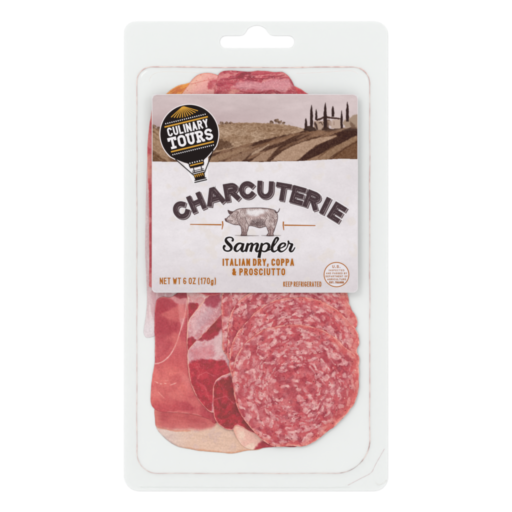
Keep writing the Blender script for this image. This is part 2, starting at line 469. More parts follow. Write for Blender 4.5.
# ---- prosciutto
def blend_line(col, x, y, pts, w, c, amt=1.0, seed=3, soft=0.6):
    d = dpoly(x, y, pts) + (fbm(x, y, 3, seed, 2) - 0.5) * w * 1.0
    return mixc(col, c, sst(w + soft, w * 0.4, d) * amt)
def blend_poly(col, x, y, pts, c, soft=1.5, amt=1.0, rag=1.5, seed=3, rs=4):
    d = sdf(x, y, pts) + (fbm(x, y, rs, seed, 3) - 0.5) * 2 * rag
    return mixc(col, c, sst(soft, -soft, d) * amt)

def p1_paint(x, y, d):
    col = mixc((188, 80, 88), (210, 102, 100), sst(330, 388, y))
    col = mixc(col, (184, 72, 80), sst(385, 412, y) * 0.75)
    col = mixc(col, (172, 62, 74), sst(182, 204, x + (y - 350) * 0.1) * 0.6)
    lobe = [(156, 300), (163, 297), (170, 300), (177, 304), (178.5, 318), (177, 332), (170, 347), (163, 356), (154, 360), (150, 330)]
    col = blend_poly(col, x, y, lobe, (168, 58, 70), 1.6, 0.8, 1.0, 5)
    col = blend_poly(col, x, y, [(150, 336), (172, 336), (164, 356), (152, 361)], (206, 104, 106), 6, 0.6, 1, 6)
    col = blend_poly(col, x, y, [(168, 286), (190, 286), (190, 299), (187, 311), (182, 330), (179, 318), (178, 304), (170, 298)], (214, 146, 148), 1.2, 0.85, 0.8, 7)
    col = blend_poly(col, x, y, [(171, 288), (188, 288), (187, 298), (180, 299), (172, 296)], (158, 50, 64), 1.0, 0.9, 0.8, 8)
    col = blend_poly(col, x, y, [(154, 368), (176, 372), (186, 390), (170, 400), (153, 400)], (224, 124, 114), 8, 0.75, 4, 9, 9)
    col = blend_poly(col, x, y, [(180, 374), (192, 378), (188, 388)], (222, 136, 132), 5, 0.6, 3, 10)
    col = mixc(col, (172, 64, 76), sst(0.5, 0.75, fbm(x, y, 24, 99, 2)) * 0.4)
    col = blend_line(col, x, y, catmull([(187, 300), (185, 314), (180.5, 330), (176, 344), (170, 355), (162, 362), (154, 364)], 5), 0.32, (230, 172, 166), 0.9, 11)
    wisp = sst(0.42, 0.6, fbm(x, y, 3.5, 97, 2))[:, None]
    c_ = blend_line(col, x, y, catmull([(155, 381.5), (160, 384), (165, 383.6), (170, 385), (176, 383)], 4), 0.25, (234, 170, 160), 0.85, 12)
    c_ = blend_line(c_, x, y, [(161, 378), (165, 381), (171, 380)], 0.2, (228, 150, 142), 0.6, 12)
    col = col * (1 - wisp) + c_ * wisp
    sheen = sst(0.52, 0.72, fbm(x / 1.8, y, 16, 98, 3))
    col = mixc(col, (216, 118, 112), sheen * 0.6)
    col = blend_line(col, x, y, [(158, 392), (164, 398)], 0.2, (228, 150, 140), 0.6, 12)
    fb = fibres(x, y, 1.35, 2.2, 14)
    col = col + (fb - 0.5)[:, None] * 11
    col = mixc(col, (226, 150, 142), sst(2.0, 0.2, d) * 0.55 * sst(0.4, 0.6, fbm(x, y, 6, 18, 2)))
    col = speck(x, y, col, 16, 15)
    hb = 0.22 * (fb - 0.5) - 0.18 * sst(3, 0, dpoly(x, y, [(187, 300), (181, 330), (170, 355), (154, 364)]))
    return col, hb
P1 = [(157, 299.5), (163, 296.8), (171, 297), (182, 291), (200, 290), (216, 320), (222, 370), (217, 420), (208, 418.6), (196, 415.2), (185, 413.4), (172, 412.6), (162, 412), (154.5, 409), (150.8, 403),
      (150.8, 392), (152.3, 376), (154.6, 362), (154.8, 345), (154.3, 325), (155, 308)]
def p0_paint(x, y, d):
    split = np.interp(x, [150, 156, 170, 185, 200, 212, 218, 230], [425, 427, 429.8, 429, 430, 428, 422, 415])
    t = sst(-2.6, 2.4, y - split + (fbm(x, y, 5, 3, 2) - 0.5) * 1.6)
    red = mixc((180, 78, 82), (194, 92, 92), sst(0.3, 0.7, fbm(x, y, 9, 9, 2)))
    red = mixc(red, (212, 130, 122), sst(418, 429, y) * 0.45)
    red = mixc(red, (208, 122, 110), sst(163, 156, x) * 0.7)
    tan = mixc((218, 192, 182), (220, 184, 164), sst(165, 195, x))
    tan = mixc(tan, (208, 176, 168), sst(0.5, 0.75, fbm(x, y, 6, 19, 3)) * 0.6)
    tan = mixc(tan, (226, 168, 134), sst(228, 262, x) * 0.5)
    tan = blend_line(tan, x, y, [(158, 427.5), (175, 431), (190, 430.8)], 0.7, (212, 140, 112), 0.7, 10)
    col = mixc(red, tan, t)
    col = mixc(col, (206, 148, 118), sst(2.6, 0.3, d + (fbm(x, y, 5, 29, 2) - 0.5) * 2) * sst(160, 200, x) * 0.75)
    col = mixc(col, (172, 158, 158), sst(2.0, 0.3, d) * sst(200, 165, x) * sst(432, 438, y) * 0.6)
    fb = fibres(x, y, 0.08, 2.0, 24)
    col = col + (fb - 0.5)[:, None] * 14
    col = speck(x, y, col, 12, 25)
    return col, 0.25 * (fb - 0.5)
P0 = [(154.6, 409), (154.8, 418), (155.6, 426), (160, 433.5), (168, 441), (177, 446.3), (188, 449), (200, 451), (215, 452.3), (232, 453.6), (246, 451), (262, 448.5), (275, 435), (250, 400), (200, 392), (160, 398)]
PG = 'prosciutto slices in the pack'
slice_mesh('prosciutto_slice', P0, 0.25, 0.6, p0_paint, 'prosciutto slice at the bottom left with a broad tan fat border', 'prosciutto', PG, seed=51, jag=0.3, centre=(205, 404))
slice_mesh('prosciutto_slice', P1, 1.0, 0.6, p1_paint, 'large salmon red prosciutto slice crossed by one thin curved white fat line', 'prosciutto', PG, seed=52, jag=0.3, centre=(182, 352), wave=0.9)

def l_paint(x, y, d):
    col = mixc((196, 78, 84), (188, 66, 78), sst(120, 200, y))
    col = mixc(col, (224, 132, 92), sst(125, 108, y) * 0.8)
    col = blend_poly(col, x, y, [(140, 158), (152, 154), (152, 178), (140, 182)], (224, 166, 138), 4, 0.8, 2, 61)
    col = mixc(col, (214, 130, 128), sst(0.5, 0.7, fbm(x, y, 11, 62, 3)) * 0.8)
    col = mixc(col, (226, 154, 142), sst(1.1, 0.2, d) * 0.7)
    return speck(x, y, col, 20, 63), 0.2 * (fbm(x, y, 4, 64, 2) - 0.5)
LS = [(153.5, 106), (150.4, 118), (148.2, 135), (147.2, 152), (147.6, 175), (148.8, 200), (149, 230), (149.2, 260), (149.2, 280), (152, 288), (180, 289), (225, 289), (230, 200), (225, 120), (190, 100), (165, 98)]
slice_mesh('prosciutto_slice', LS, 2.2, 0.6, l_paint, 'deep red prosciutto slice peeking out as a thin strip left of the label', 'prosciutto', PG, seed=53, jag=0.5)
def l2_paint(x, y, d):
    col = mixc((216, 190, 192), (204, 160, 165), sst(146, 156, x + (fbm(x, y, 10, 71, 2) - 0.5) * 6))
    col = mixc(col, (228, 208, 208), sst(0.5, 0.7, fbm(x / 1.0, y / 4.0, 4, 72, 2)) * 0.7)
    col = mixc(col, (222, 214, 217), sst(310, 330, y) * 0.7)
    return speck(x, y, col, 8, 73), 0.1 * (fbm(x, y, 6, 74, 2) - 0.5)
L2 = [(150, 150), (147, 165), (146, 190), (145.4, 220), (145, 250), (146, 275), (147, 300), (145.6, 318), (143.6, 331), (145.6, 337), (150, 337.5), (157, 335), (172, 330), (185, 300), (185, 220), (170, 160)]
slice_mesh('fat_slice', L2, 0.2, 0.5, l2_paint, 'pale translucent flap of pork fat hanging below the left edge of the label', 'pork fat', seed=54, jag=0.3)

# ---- coppa
def musc(col, x, y, poly, seed, amt=1.0, c0=(150, 40, 58), c1=(176, 54, 68), rag=1.5):
    d = sdf(x, y, poly) + (fbm(x, y, 3.5, seed, 3) - 0.5) * 2 * rag
    m = mixc(c0, c1, sst(0.3, 0.7, fbm(x, y, 5, seed + 1, 3)))
    vein = np.abs(fbm(x, y, 7, seed + 5, 3) - 0.5)
    m = mixc(m, (206, 108, 108), sst(0.030, 0.006, vein) * 0.3)
    w1, w2, wid = worley(x / 2.6, y / 2.6, seed + 6)
    m = mixc(m, (222, 130, 124), sst(0.26, 0.08, w1) * (wid > 0.78) * 0.4)
    return mixc(col, m, sst(1.3, -1.3, d) * amt)
def fatbase(x, y, seed, c0=(196, 138, 144), c1=(220, 172, 172)):
    col = mixc(c0, c1, sst(0.3, 0.7, fbm(x, y, 9, seed, 3)))
    w = fbm(x, y, 2.2, seed + 3, 3)
    col = mixc(col, (206, 110, 112), sst(0.58, 0.74, w) * 0.45)
    col = mixc(col, (232, 196, 192), sst(0.42, 0.25, w) * 0.4)
    return col
def edge_line(col, x, y, d, amt=0.75, w=0.8, c=(230, 172, 154)):
    return mixc(col, c, sst(w + 0.5, w * 0.2, d + (fbm(x, y, 4, 33, 2) - 0.55) * 1.8 * w) * amt)

def c1_paint(x, y, d):
    col = fatbase(x, y, 81, (208, 150, 150), (228, 186, 182))
    col = musc(col, x, y, [(186, 303), (197, 303), (199, 308), (192, 320), (186, 322)], 82)
    col = musc(col, x, y, [(204, 286), (222, 286), (224, 300), (206, 296)], 182, 0.7)
    col = edge_line(col, x, y, d)
    return speck(x, y, col, 16, 83), 0.1 * (fbm(x, y, 5, 84, 2) - 0.5)
def c2_paint(x, y, d):
    col = fatbase(x, y, 91, (196, 134, 140), (216, 168, 170))
    col = blend_poly(col, x, y, [(205, 286), (220, 286), (220, 302), (214, 309), (206, 306), (203, 300)], (164, 62, 78), 1.5, 0.9, 1.8, 92)
    col = musc(col, x, y, [(184, 339), (192, 337), (196, 340), (190, 352), (186, 352)], 93)
    col = blend_poly(col, x, y, [(196, 320), (210, 305), (214, 312), (204, 326), (196, 332)], (196, 160, 166), 3, 0.6, 1, 94)
    col = edge_line(col, x, y, d, 0.9, 1.2)
    return speck(x, y, col, 18, 95), 0.12 * (fbm(x, y, 5, 96, 2) - 0.5)
def c3_paint(x, y, d):
    col = fatbase(x, y, 101, (192, 134, 142), (212, 164, 168))
    col = blend_poly(col, x, y, [(190, 350), (214, 344), (212, 358), (196, 362)], (208, 126, 132), 4, 0.6, 2, 102)
    col = blend_poly(col, x, y, [(213, 338), (222, 332), (226, 345), (226, 356), (216, 357)], (218, 186, 186), 2.5, 0.75, 1.5, 103)
    col = musc(col, x, y, [(221.5, 314), (222, 326), (218, 335), (211, 340), (203, 341), (195, 340), (200, 332)], 104, 1.0, (140, 38, 54), (166, 52, 66))
    col = musc(col, x, y, [(186, 366), (192, 361), (202, 359), (216, 359.5), (226, 361), (230, 372), (226, 380), (220, 384), (214, 392), (212, 413), (203, 408), (194, 398), (188, 384), (184, 372)], 105, 1.0, (158, 42, 60), (188, 58, 70))
    col = blend_line(col, x, y, [(197, 366), (200, 374), (196, 381), (205, 387), (209, 399)], 0.35, (206, 104, 106), 0.35, 106)
    col = blend_line(col, x, y, [(198, 376), (206, 372), (214, 376)], 0.25, (210, 110, 112), 0.5, 107)
    col = edge_line(col, x, y, d, 0.8, 0.9)
    return speck(x, y, col, 16, 108), 0.14 * (fbm(x, y, 5, 109, 2) - 0.5)
def c4_paint(x, y, d):
    col = fatbase(x, y, 111, (202, 140, 146), (222, 176, 176))
    col = musc(col, x, y, [(213, 386), (219, 379), (231, 376), (236, 392), (245, 412), (264, 437), (250, 433), (238, 424), (232, 430.5), (224, 429), (216, 424), (212.6, 414)], 112, 1.0, (140, 36, 54), (178, 50, 64))
    col = blend_line(col, x, y, [(214, 400), (226, 396), (234, 404)], 0.25, (206, 110, 110), 0.5, 113)
    col = edge_line(col, x, y, d, 0.9, 1.1, (236, 160, 148))
    return speck(x, y, col, 16, 118), 0.14 * (fbm(x, y, 5, 119, 2) - 0.5)
def c5_paint(x, y, d):
    col = mixc((233, 200, 182), (230, 180, 166), sst(0.35, 0.65, fbm(x, y, 8, 121, 3)))
    col = mixc(col, (224, 158, 140), sst(240, 234, x) * 0.6)
    col = musc(col, x, y, [(254, 448), (262, 441), (275, 438), (300, 438), (300, 455), (252, 455)], 122, 1.0, (150, 44, 60), (178, 62, 72))
    return speck(x, y, col, 12, 124), 0.2 * (fbm(x, y, 6, 125, 2) - 0.5)
C1 = [(187.8, 284), (187.4, 300), (187.6, 318), (187.6, 332), (196, 345), (220, 345), (240, 330), (240, 285), (210, 280)]
C2 = [(222, 284), (213, 290.5), (205, 299), (196, 310), (188.5, 321), (186.8, 336), (187.2, 348), (192, 358), (215, 362), (240, 355), (243, 310), (236, 284)]
C3 = [(223, 313.5), (216, 320), (207, 329.5), (197, 340), (189.5, 348), (187.4, 356), (187.8, 366), (189, 376), (192.5, 388), (197.5, 398), (204.5, 407), (212, 412.5), (228, 412), (246, 400), (250, 350), (240, 318)]
C4 = [(236, 372), (226, 374.3), (217.5, 378.5), (213.3, 386), (212.8, 396), (213, 408), (214.8, 418.5), (219.5, 425), (226, 429), (232, 429.8), (235.5, 426), (243, 428), (251, 432), (259, 434.5), (264, 430), (262, 405), (250, 380)]
C5 = [(233, 423), (234, 432), (238, 440), (243, 446), (250, 449.6), (256, 449.6), (264, 448), (280, 446.8), (298, 446), (305, 430), (280, 412), (250, 410)]
CG = 'coppa slices in the pack'
slice_mesh('coppa_slice', C1, 1.75, 0.4, c1_paint, 'pale pink coppa slice at the label edge with a small dark red patch', 'coppa', CG, seed=61)
slice_mesh('coppa_slice', C2, 2.0, 0.4, c2_paint, 'mauve fatty coppa slice with a slanting pale edge, second below the label', 'coppa', CG, seed=62)
slice_mesh('coppa_slice', C3, 2.3, 0.45, c3_paint, 'coppa slice with a dark red triangle above a big red muscle patch', 'coppa', CG, seed=63)
slice_mesh('coppa_slice', C5, 1.4, 0.9, c5_paint, 'cream white lump of coppa fat at the bottom below the dark red slice', 'coppa', CG, seed=65, wave=0.6)
slice_mesh('coppa_slice', C4, 2.6, 0.45, c4_paint, 'narrow dark crimson coppa slice tucked against the left edge of the front salami', 'coppa', CG, seed=64)

# ---- the folded tops above the label
def t1_paint(x, y, d):
    col = mixc((226, 146, 66), (206, 112, 50), sst(0.4, 0.65, fibres(x, y, -0.5, 2.0, 131)))
    col = mixc(col, (238, 176, 110), sst(2.0, 0.3, d) * 0.6)
    return speck(x, y, col, 16, 132), 0.15 * (fbm(x, y, 4, 133, 2) - 0.5)
def t2_paint(x, y, d):
    col = mixc((232, 178, 156), (228, 160, 154), sst(186, 208, x + (y - 84) * 0.8))
    col = blend_line(col, x, y, catmull([(191, 84), (199, 82), (207, 80), (214, 78)], 4), 0.35, (212, 128, 116), 0.7, 141)
    col = blend_poly(col, x, y, [(208, 80), (216, 78), (224, 82), (232, 96), (216, 96), (213, 88), (209, 88)], (180, 68, 80), 1.5, 0.85, 2.2, 142)
    col = blend_poly(col, x, y, [(212, 82), (217, 82), (219, 88), (213, 90)], (222, 150, 150), 1.5, 0.5, 1.5, 142)
    w1, w2, wid = worley(x / 3, y / 3, 143)
    col = mixc(col, (206, 92, 84), sst(0.22, 0.1, w1) * (wid > 0.75) * 0.7)
    col = mixc(col, (214, 120, 104), sst(1.5, 0.2, d) * 0.6)
    return speck(x, y, col, 14, 144), 0.2 * (fbm(x, y, 7, 145, 2) - 0.5)
def t3_paint(x, y, d):
    yy = y + (fbm(x, y, 12, 151, 2) - 0.5) * 7
    col = mixc((186, 80, 90), (168, 58, 72), sst(0.35, 0.65, fibres(x, y, 0.05, 2.4, 152, 7)))
    col = mixc(col, (220, 146, 142), sst(0.5, 0.7, fbm(x / 3, yy, 3.4, 156, 3)) * 0.75)
    col = mixc(col, (132, 40, 58), sst(0.56, 0.7, fbm(x / 3.2, yy, 3.0, 166, 3)) * 0.7)
    col = blend_poly(col, x, y + (yy - y) * 0.3, [(232, 86), (244, 81), (262, 82), (278, 79), (289, 80), (292, 86), (286, 92), (262, 91), (240, 90)], (214, 148, 154), 2.2, 0.85, 1.8, 153)
    col = blend_poly(col, x, y, [(216, 96), (222, 90.5), (236, 89), (244, 92), (236, 93), (228, 99)], (226, 152, 140), 1.2, 0.85, 1.0, 154)
    col = blend_line(col, x, y, catmull([(226, 80), (246, 76.5), (262, 79), (284, 75)], 5), 0.7, (142, 44, 58), 0.7, 155)
    col = blend_line(col, x, y, catmull([(240, 91), (256, 93.5), (272, 90.5), (280, 93)], 5), 0.6, (160, 54, 66), 0.8, 157)
    col = blend_poly(col, x, y, [(219, 79), (226, 77), (232, 84), (228, 96), (216, 96)], (172, 58, 74), 2, 0.6, 1.5, 159)
    w1, w2, wid = worley(x / 2.4, y / 2.0, 158)
    col = mixc(col, (240, 196, 190), sst(0.25, 0.08, w1) * (wid > 0.85) * 0.7)
    col = mixc(col, (200, 110, 104), sst(1.2, 0.2, d) * 0.5)
    return speck(x, y, col, 22, 160), 1.5 * (fbm(x / 2.2, yy, 5, 161, 3) - 0.5)
def t4_paint(x, y, d):
    col = mixc((196, 66, 78), (214, 98, 96), sst(0.35, 0.65, fbm(x, y, 6, 171, 3)))
    col = mixc(col, (226, 140, 128), sst(1.4, 0.2, d) * 0.6)
    return speck(x, y, col, 18, 172), 0.2 * (fbm(x, y, 4, 173, 2) - 0.5)
T1 = [(164.5, 97), (167.5, 92.5), (172, 88.7), (178, 85.4), (185, 83.6), (194, 83), (204, 92), (202, 112), (170, 112)]
T2 = [(181, 98), (184, 90.5), (188.5, 85), (192, 79.5), (198, 74.8), (205, 72.9), (212, 73.2), (218, 75.2), (224, 78), (236, 92), (230, 114), (184, 114)]
T3 = [(214, 98), (215, 88), (217, 80), (218.5, 74), (223, 71), (231, 70.4), (240, 71), (249, 71.6), (258, 70.6), (267, 71), (275, 72), (282, 71.8), (287.5, 74.8), (291.5, 80), (294.5, 87), (298, 98), (292, 115), (220, 115)]
T4 = [(284, 96), (286, 86), (293, 85.6), (300, 88.6), (306, 92.5), (310.5, 97), (308, 114), (288, 114)]
slice_mesh('prosciutto_slice', T1, 1.2, 0.7, t1_paint, 'orange edge of fat showing above the top left of the label', 'prosciutto', PG, seed=71)
slice_mesh('prosciutto_slice', T2, 1.9, 0.9, t2_paint, 'pale pink folded prosciutto slice above the label beside the orange fat', 'prosciutto', PG, seed=72, wave=0.5)
slice_mesh('coppa_slice', T4, 1.6, 0.7, t4_paint, 'small bright red meat edge at the far right above the label', 'coppa', CG, seed=74)
slice_mesh('coppa_slice', T3, 2.7, 0.9, t3_paint, 'wide wrinkled dark red coppa slice along the top above the label', 'coppa', CG, seed=73, wave=0.9)

# ------------------------------------------------------------------ the printed label
ZL = H + 0.22 * MM            # stuck on top of the dome
label = plate('label', [round_rect(151.9, 94.2, 357.9, 292.6, (4.5, 4.5, 5, 4.5), 6)], ZL, ZL + 0.1 * MM, M_paper, pack)
label['label'] = 'pinkish grey paper label with brown farm landscape and a pig'
ZP = ZL + 0.1 * MM + 0.02 * MM

def raster(name, outline, step, paint, z, parent, mat=M_print):
    xs = [p[0] for p in outline]; ys = [p[1] for p in outline]
    x0, x1, y0, y1 = min(xs), max(xs), min(ys), max(ys)
    nx = int((x1 - x0) / step) + 2; ny = int((y1 - y0) / step) + 2
    gx, gy = np.meshgrid(np.linspace(x0, x1, nx), np.linspace(y0, y1, ny))
    x = gx.ravel(); y = gy.ravel()
    s = sdf(x, y, outline)
    idx = (np.arange(ny - 1)[:, None] * nx + np.arange(nx - 1)[None, :]).ravel()
    F = np.stack([idx, idx + nx, idx + nx + 1, idx + 1], 1)
    keep = (s[F] < step * 0.3).all(1); F = F[keep]
    used, inv = np.unique(F, return_inverse=True)
    F = inv.reshape(-1, 4); x = x[used]; y = y[used]
    col = paint(x, y)
    V = np.stack([X(x), Y(y), np.full(x.shape, z)], 1)
    return mesh_obj(name, V, F, mat, parent, cols=np.clip(lin(np.clip(col, 0, 255)) * KP * 1.01 - 0.008, 0.003, 1))

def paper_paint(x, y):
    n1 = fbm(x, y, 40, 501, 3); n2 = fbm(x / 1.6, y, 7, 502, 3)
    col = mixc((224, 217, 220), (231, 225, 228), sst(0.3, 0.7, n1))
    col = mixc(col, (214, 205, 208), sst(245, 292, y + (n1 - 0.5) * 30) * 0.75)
    col = col + (n2 - 0.5)[:, None] * 9 + (fbm(x, y, 1.4, 503, 2) - 0.5)[:, None] * 5
    col = mixc(col, (226, 216, 208), sst(0.62, 0.8, fbm(x, y, 9, 504, 2)) * 0.5)
    return col
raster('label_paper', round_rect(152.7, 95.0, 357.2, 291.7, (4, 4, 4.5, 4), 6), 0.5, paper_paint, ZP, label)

DARK = (72, 50, 43)
def land_paint(x, y):
    jx = x + (fbm(x, y, 2.2, 511, 2) - 0.5) * 1.2; jy = y + (fbm(x, y, 2.2, 512, 2) - 0.5) * 1.2
    sky = mixc((205, 187, 187), (186, 163, 164), sst(100, 130, y) * sst(330, 180, x) )
    sky = mixc(sky, (216, 200, 200), sst(240, 340, x) * 0.6)
    sky = sky + (fbm(x / 3, y, 6, 513, 3) - 0.5)[:, None] * 16
    col = sky
    # far hill
    hor = np.interp(x, [150, 156, 165, 218, 228, 240, 254, 270, 288, 303, 312, 360], [127, 128, 130, 124.6, 123.4, 122.6, 122.8, 123.4, 125, 128.6, 131, 131])
    hill = mixc((166, 140, 119), (150, 122, 100), sst(0.3, 0.7, fbm(x, y * 2, 12, 514, 3)))
    hill = hill + (fbm(x + y * 0.6, y * 2.0, 2.0, 515, 3) - 0.5)[:, None] * 52
    hill = mixc(hill, (112, 86, 66), sst(165, 150, x) * 0.5)
    col = mixc(col, hill, sst(-0.5, 0.5, jy - hor))
    # bushes on the horizon
    for (bx, by, br) in ((271.5, 122.6, 2.2), (276.5, 121, 2.6), (280, 122.4, 2.2), (283, 123, 1.6), (222, 123.2, 2), (226.5, 123.2, 1.8), (231, 123.4, 1.6), (153.5, 126.5, 2.6), (158, 128, 2.0)):
        dd = np.hypot(x - bx, (y - by) * 1.25) - br + (fbm(x, y, 1.7, 516, 2) - 0.5) * 2.2
        col = mixc(col, mixc((96, 72, 58), (140, 112, 92), sst(0.3, 0.7, fbm(x, y, 1.6, 517, 2))), sst(0.4, -0.4, dd) * sst(2.5, -1, y - by - 1.0))
    # ploughed foreground
    ridge = np.interp(x, [150, 172, 200, 216, 232, 250, 265, 280, 295, 305, 320, 335, 360], [138, 146, 152, 152.5, 148.5, 143.4, 139.5, 136.3, 133.2, 130.8, 129.4, 128.6, 126.6])
    fg = sst(-0.6, 0.6, jy - ridge)
    # strokes sweep up to the right
    ang = -0.46; c, s_ = math.cos(ang), math.sin(ang)
    u = (x * c + y * s_); v = (-x * s_ + y * c)
    st = fbm(u / 7.0, v, 2.6, 518, 3)
    soil = mixc((84, 60, 50), (140, 110, 90), sst(0.3, 0.72, st))
    col = mixc(col, soil, fg)
    # left slope: strokes run down to the right
    ang = 0.62; c, s_ = math.cos(ang), math.sin(ang)
    u2 = x * c + y * s_; v2 = -x * s_ + y * c
    st2 = fbm(u2 / 5.0, v2, 3.0, 519, 3)
    leftc = mixc((112, 84, 64), (164, 136, 112), sst(0.3, 0.7, st2))
    col = mixc(col, leftc, sst(205, 175, x) * sst(-1, 1, y - np.interp(x, [150, 175, 210], [129, 131, 140])) * 0.9)
    P = lambda pts, cc, soft=0.7, amt=1.0, rag=0.6, sd=520: blend_poly(col, x, y, pts, cc, soft, amt, rag, sd, 2.0)
    col = P([(213, 142), (222, 140), (232, 143.5), (234, 147), (226, 149), (214, 151)], (94, 70, 56), 1.2, 0.8, 2.2)
    col = P([(204, 159), (222, 154), (240, 149), (252, 146), (246, 150.5), (228, 157), (216, 163), (204, 163)], (152, 124, 102), 0.9, 0.9, 1.0)
    col = P([(224, 163), (236, 156), (250, 150.5), (262, 147), (252, 153), (240, 163)], (150, 122, 102), 0.8, 0.8, 0.8)
    col = P([(253, 152), (262, 147.5), (271, 143), (268, 146), (258, 153), (250, 156)], (172, 146, 126), 0.6, 0.95, 0.6)
    col = P([(250, 162), (262, 153), (281, 145.5), (277, 149), (266, 161)], (158, 130, 110), 0.7, 0.95, 0.6)
    col = P([(280, 152.5), (292, 145), (313, 137.8), (326, 134), (312, 141.4), (296, 148), (284, 156.5), (276, 160)], (88, 64, 52), 0.8, 0.85, 0.8)
    col = P([(271, 161), (284, 150), (303, 142), (320, 137.6), (338, 135.4), (333, 138.6), (316, 145.4), (299, 159.8), (292, 161)], (170, 142, 122), 0.6, 1.0, 0.5)
    col = P([(297, 161), (310, 150), (322, 143), (338, 137), (334, 134), (345, 129.5), (358, 127), (358, 135), (344, 143), (332, 150), (320, 154.5), (306, 161)], DARK, 0.8, 0.9, 0.9)
    col = P([(306, 161), (322, 153.5), (330, 148.5), (344, 142), (356, 135.5), (358, 141), (342, 148), (326, 161)], (148, 120, 98), 0.8, 0.95, 0.7)
    col = P([(326, 161), (338, 153), (350, 145), (358, 139), (358, 161)], (116, 86, 66), 0.9, 0.95, 0.8)
    col = blend_line(col, x, y, [(330, 160), (344, 149), (357, 142)], 0.6, (92, 66, 52), 0.7, 521)
    col = blend_line(col, x, y, [(318, 158), (328, 150), (334, 147)], 0.5, (110, 82, 66), 0.7, 521)
    col = blend_line(col, x, y, [(255, 147), (280, 139), (300, 134), (320, 131.5)], 0.8, (128, 98, 78), 0.7, 521)
    # farm house
    col = P([(314, 121), (323.5, 121), (323.5, 129.5), (313, 129.5)], (176, 150, 134), 0.4, 1, 0.6)
    col = P([(332, 120), (341, 119.5), (341, 128.4), (331, 128.4)], (190, 166, 152), 0.4, 1, 0.3)
    col = P([(323.2, 119), (330, 120), (329, 130), (323.2, 130)], (104, 78, 66), 0.6, 0.9, 1.4)
    col = P([(327.6, 121), (331.6, 120.4), (331.6, 126), (329, 126)], (168, 142, 126), 0.4, 0.8, 0.6)
    col = P([(315.4, 119.8), (320, 117.9), (325, 115.7), (331, 117.1), (341.8, 118.4), (341.4, 119.4), (331, 118.9), (325, 118.2), (317, 121.2)], (70, 47, 42), 0.35, 1, 0.5)
    col = blend_line(col, x, y, [(315, 123), (317, 129)], 0.9, (60, 40, 36), 0.9, 522)
    col = blend_line(col, x, y, [(319, 123), (321, 122.4), (322.5, 125)], 0.4, (86, 62, 52), 0.9, 522)
    col = blend_line(col, x, y, [(334, 122), (334, 125)], 0.4, (150, 122, 108), 0.7, 522)
    col = P([(343, 122), (347, 119.5), (352, 116), (358, 114.5), (358, 129), (352, 127), (345, 128.5)], (162, 138, 118), 0.9, 0.95, 1.2)
    col = P([(350, 121), (355, 125), (357, 129), (351, 129)], (112, 84, 68), 0.9, 0.8, 1.2)
    # cypresses
    for (tx, ty, by, w) in ((305.9, 118.2, 130, 1.15), (311.4, 104.8, 127.5, 1.35), (316.2, 109, 120, 0.85), (325.2, 102.4, 129.5, 1.5), (332.8, 106, 116.8, 1.2), (341.6, 110.2, 128.4, 1.05), (347.3, 101.8, 121.5, 1.2)):
        t = (y - ty) / (by - ty); ww = 1.12 * w * np.clip(t * 2.2, 0, 1) ** 0.6
        dd = np.abs(x - tx + (fbm(x, y, 2.2, 523, 2) - 0.5) * 0.7) - ww
        col = mixc(col, (52, 34, 32), sst(0.35, -0.35, dd) * (t > 0) * sst(1.04, 0.98, t))
    col = P([(303.5, 129.5), (306, 126.5), (310, 126), (316, 128.5), (317, 131), (304, 131.5)], (60, 42, 36), 0.6, 0.95, 1.0)
    col = P([(322, 129), (327, 127), (332, 129.5), (322, 131)], (66, 46, 38), 0.6, 0.9, 0.8)
    col = col + (fbm(x, y, 1.3, 524, 2) - 0.5)[:, None] * 30 * sst(-2, 2, y - hor)[:, None]
    return mixc(col, (col - 128) * 1.14 + 126, sst(-1, 1, y - hor))
le = [(357.3, 99), (357.3, 159.2), (340, 159.0), (322, 160.0), (300, 161.2), (280, 161.4), (262, 162.2), (240, 161.6), (215, 162.2), (190, 161.8), (170, 162), (152.6, 161.6), (152.6, 99), (153.8, 96.2), (156.6, 95), (353.4, 95), (356.2, 96.2)]
raster('landscape_print', le, 0.3, land_paint, ZP + 0.02 * MM, label)

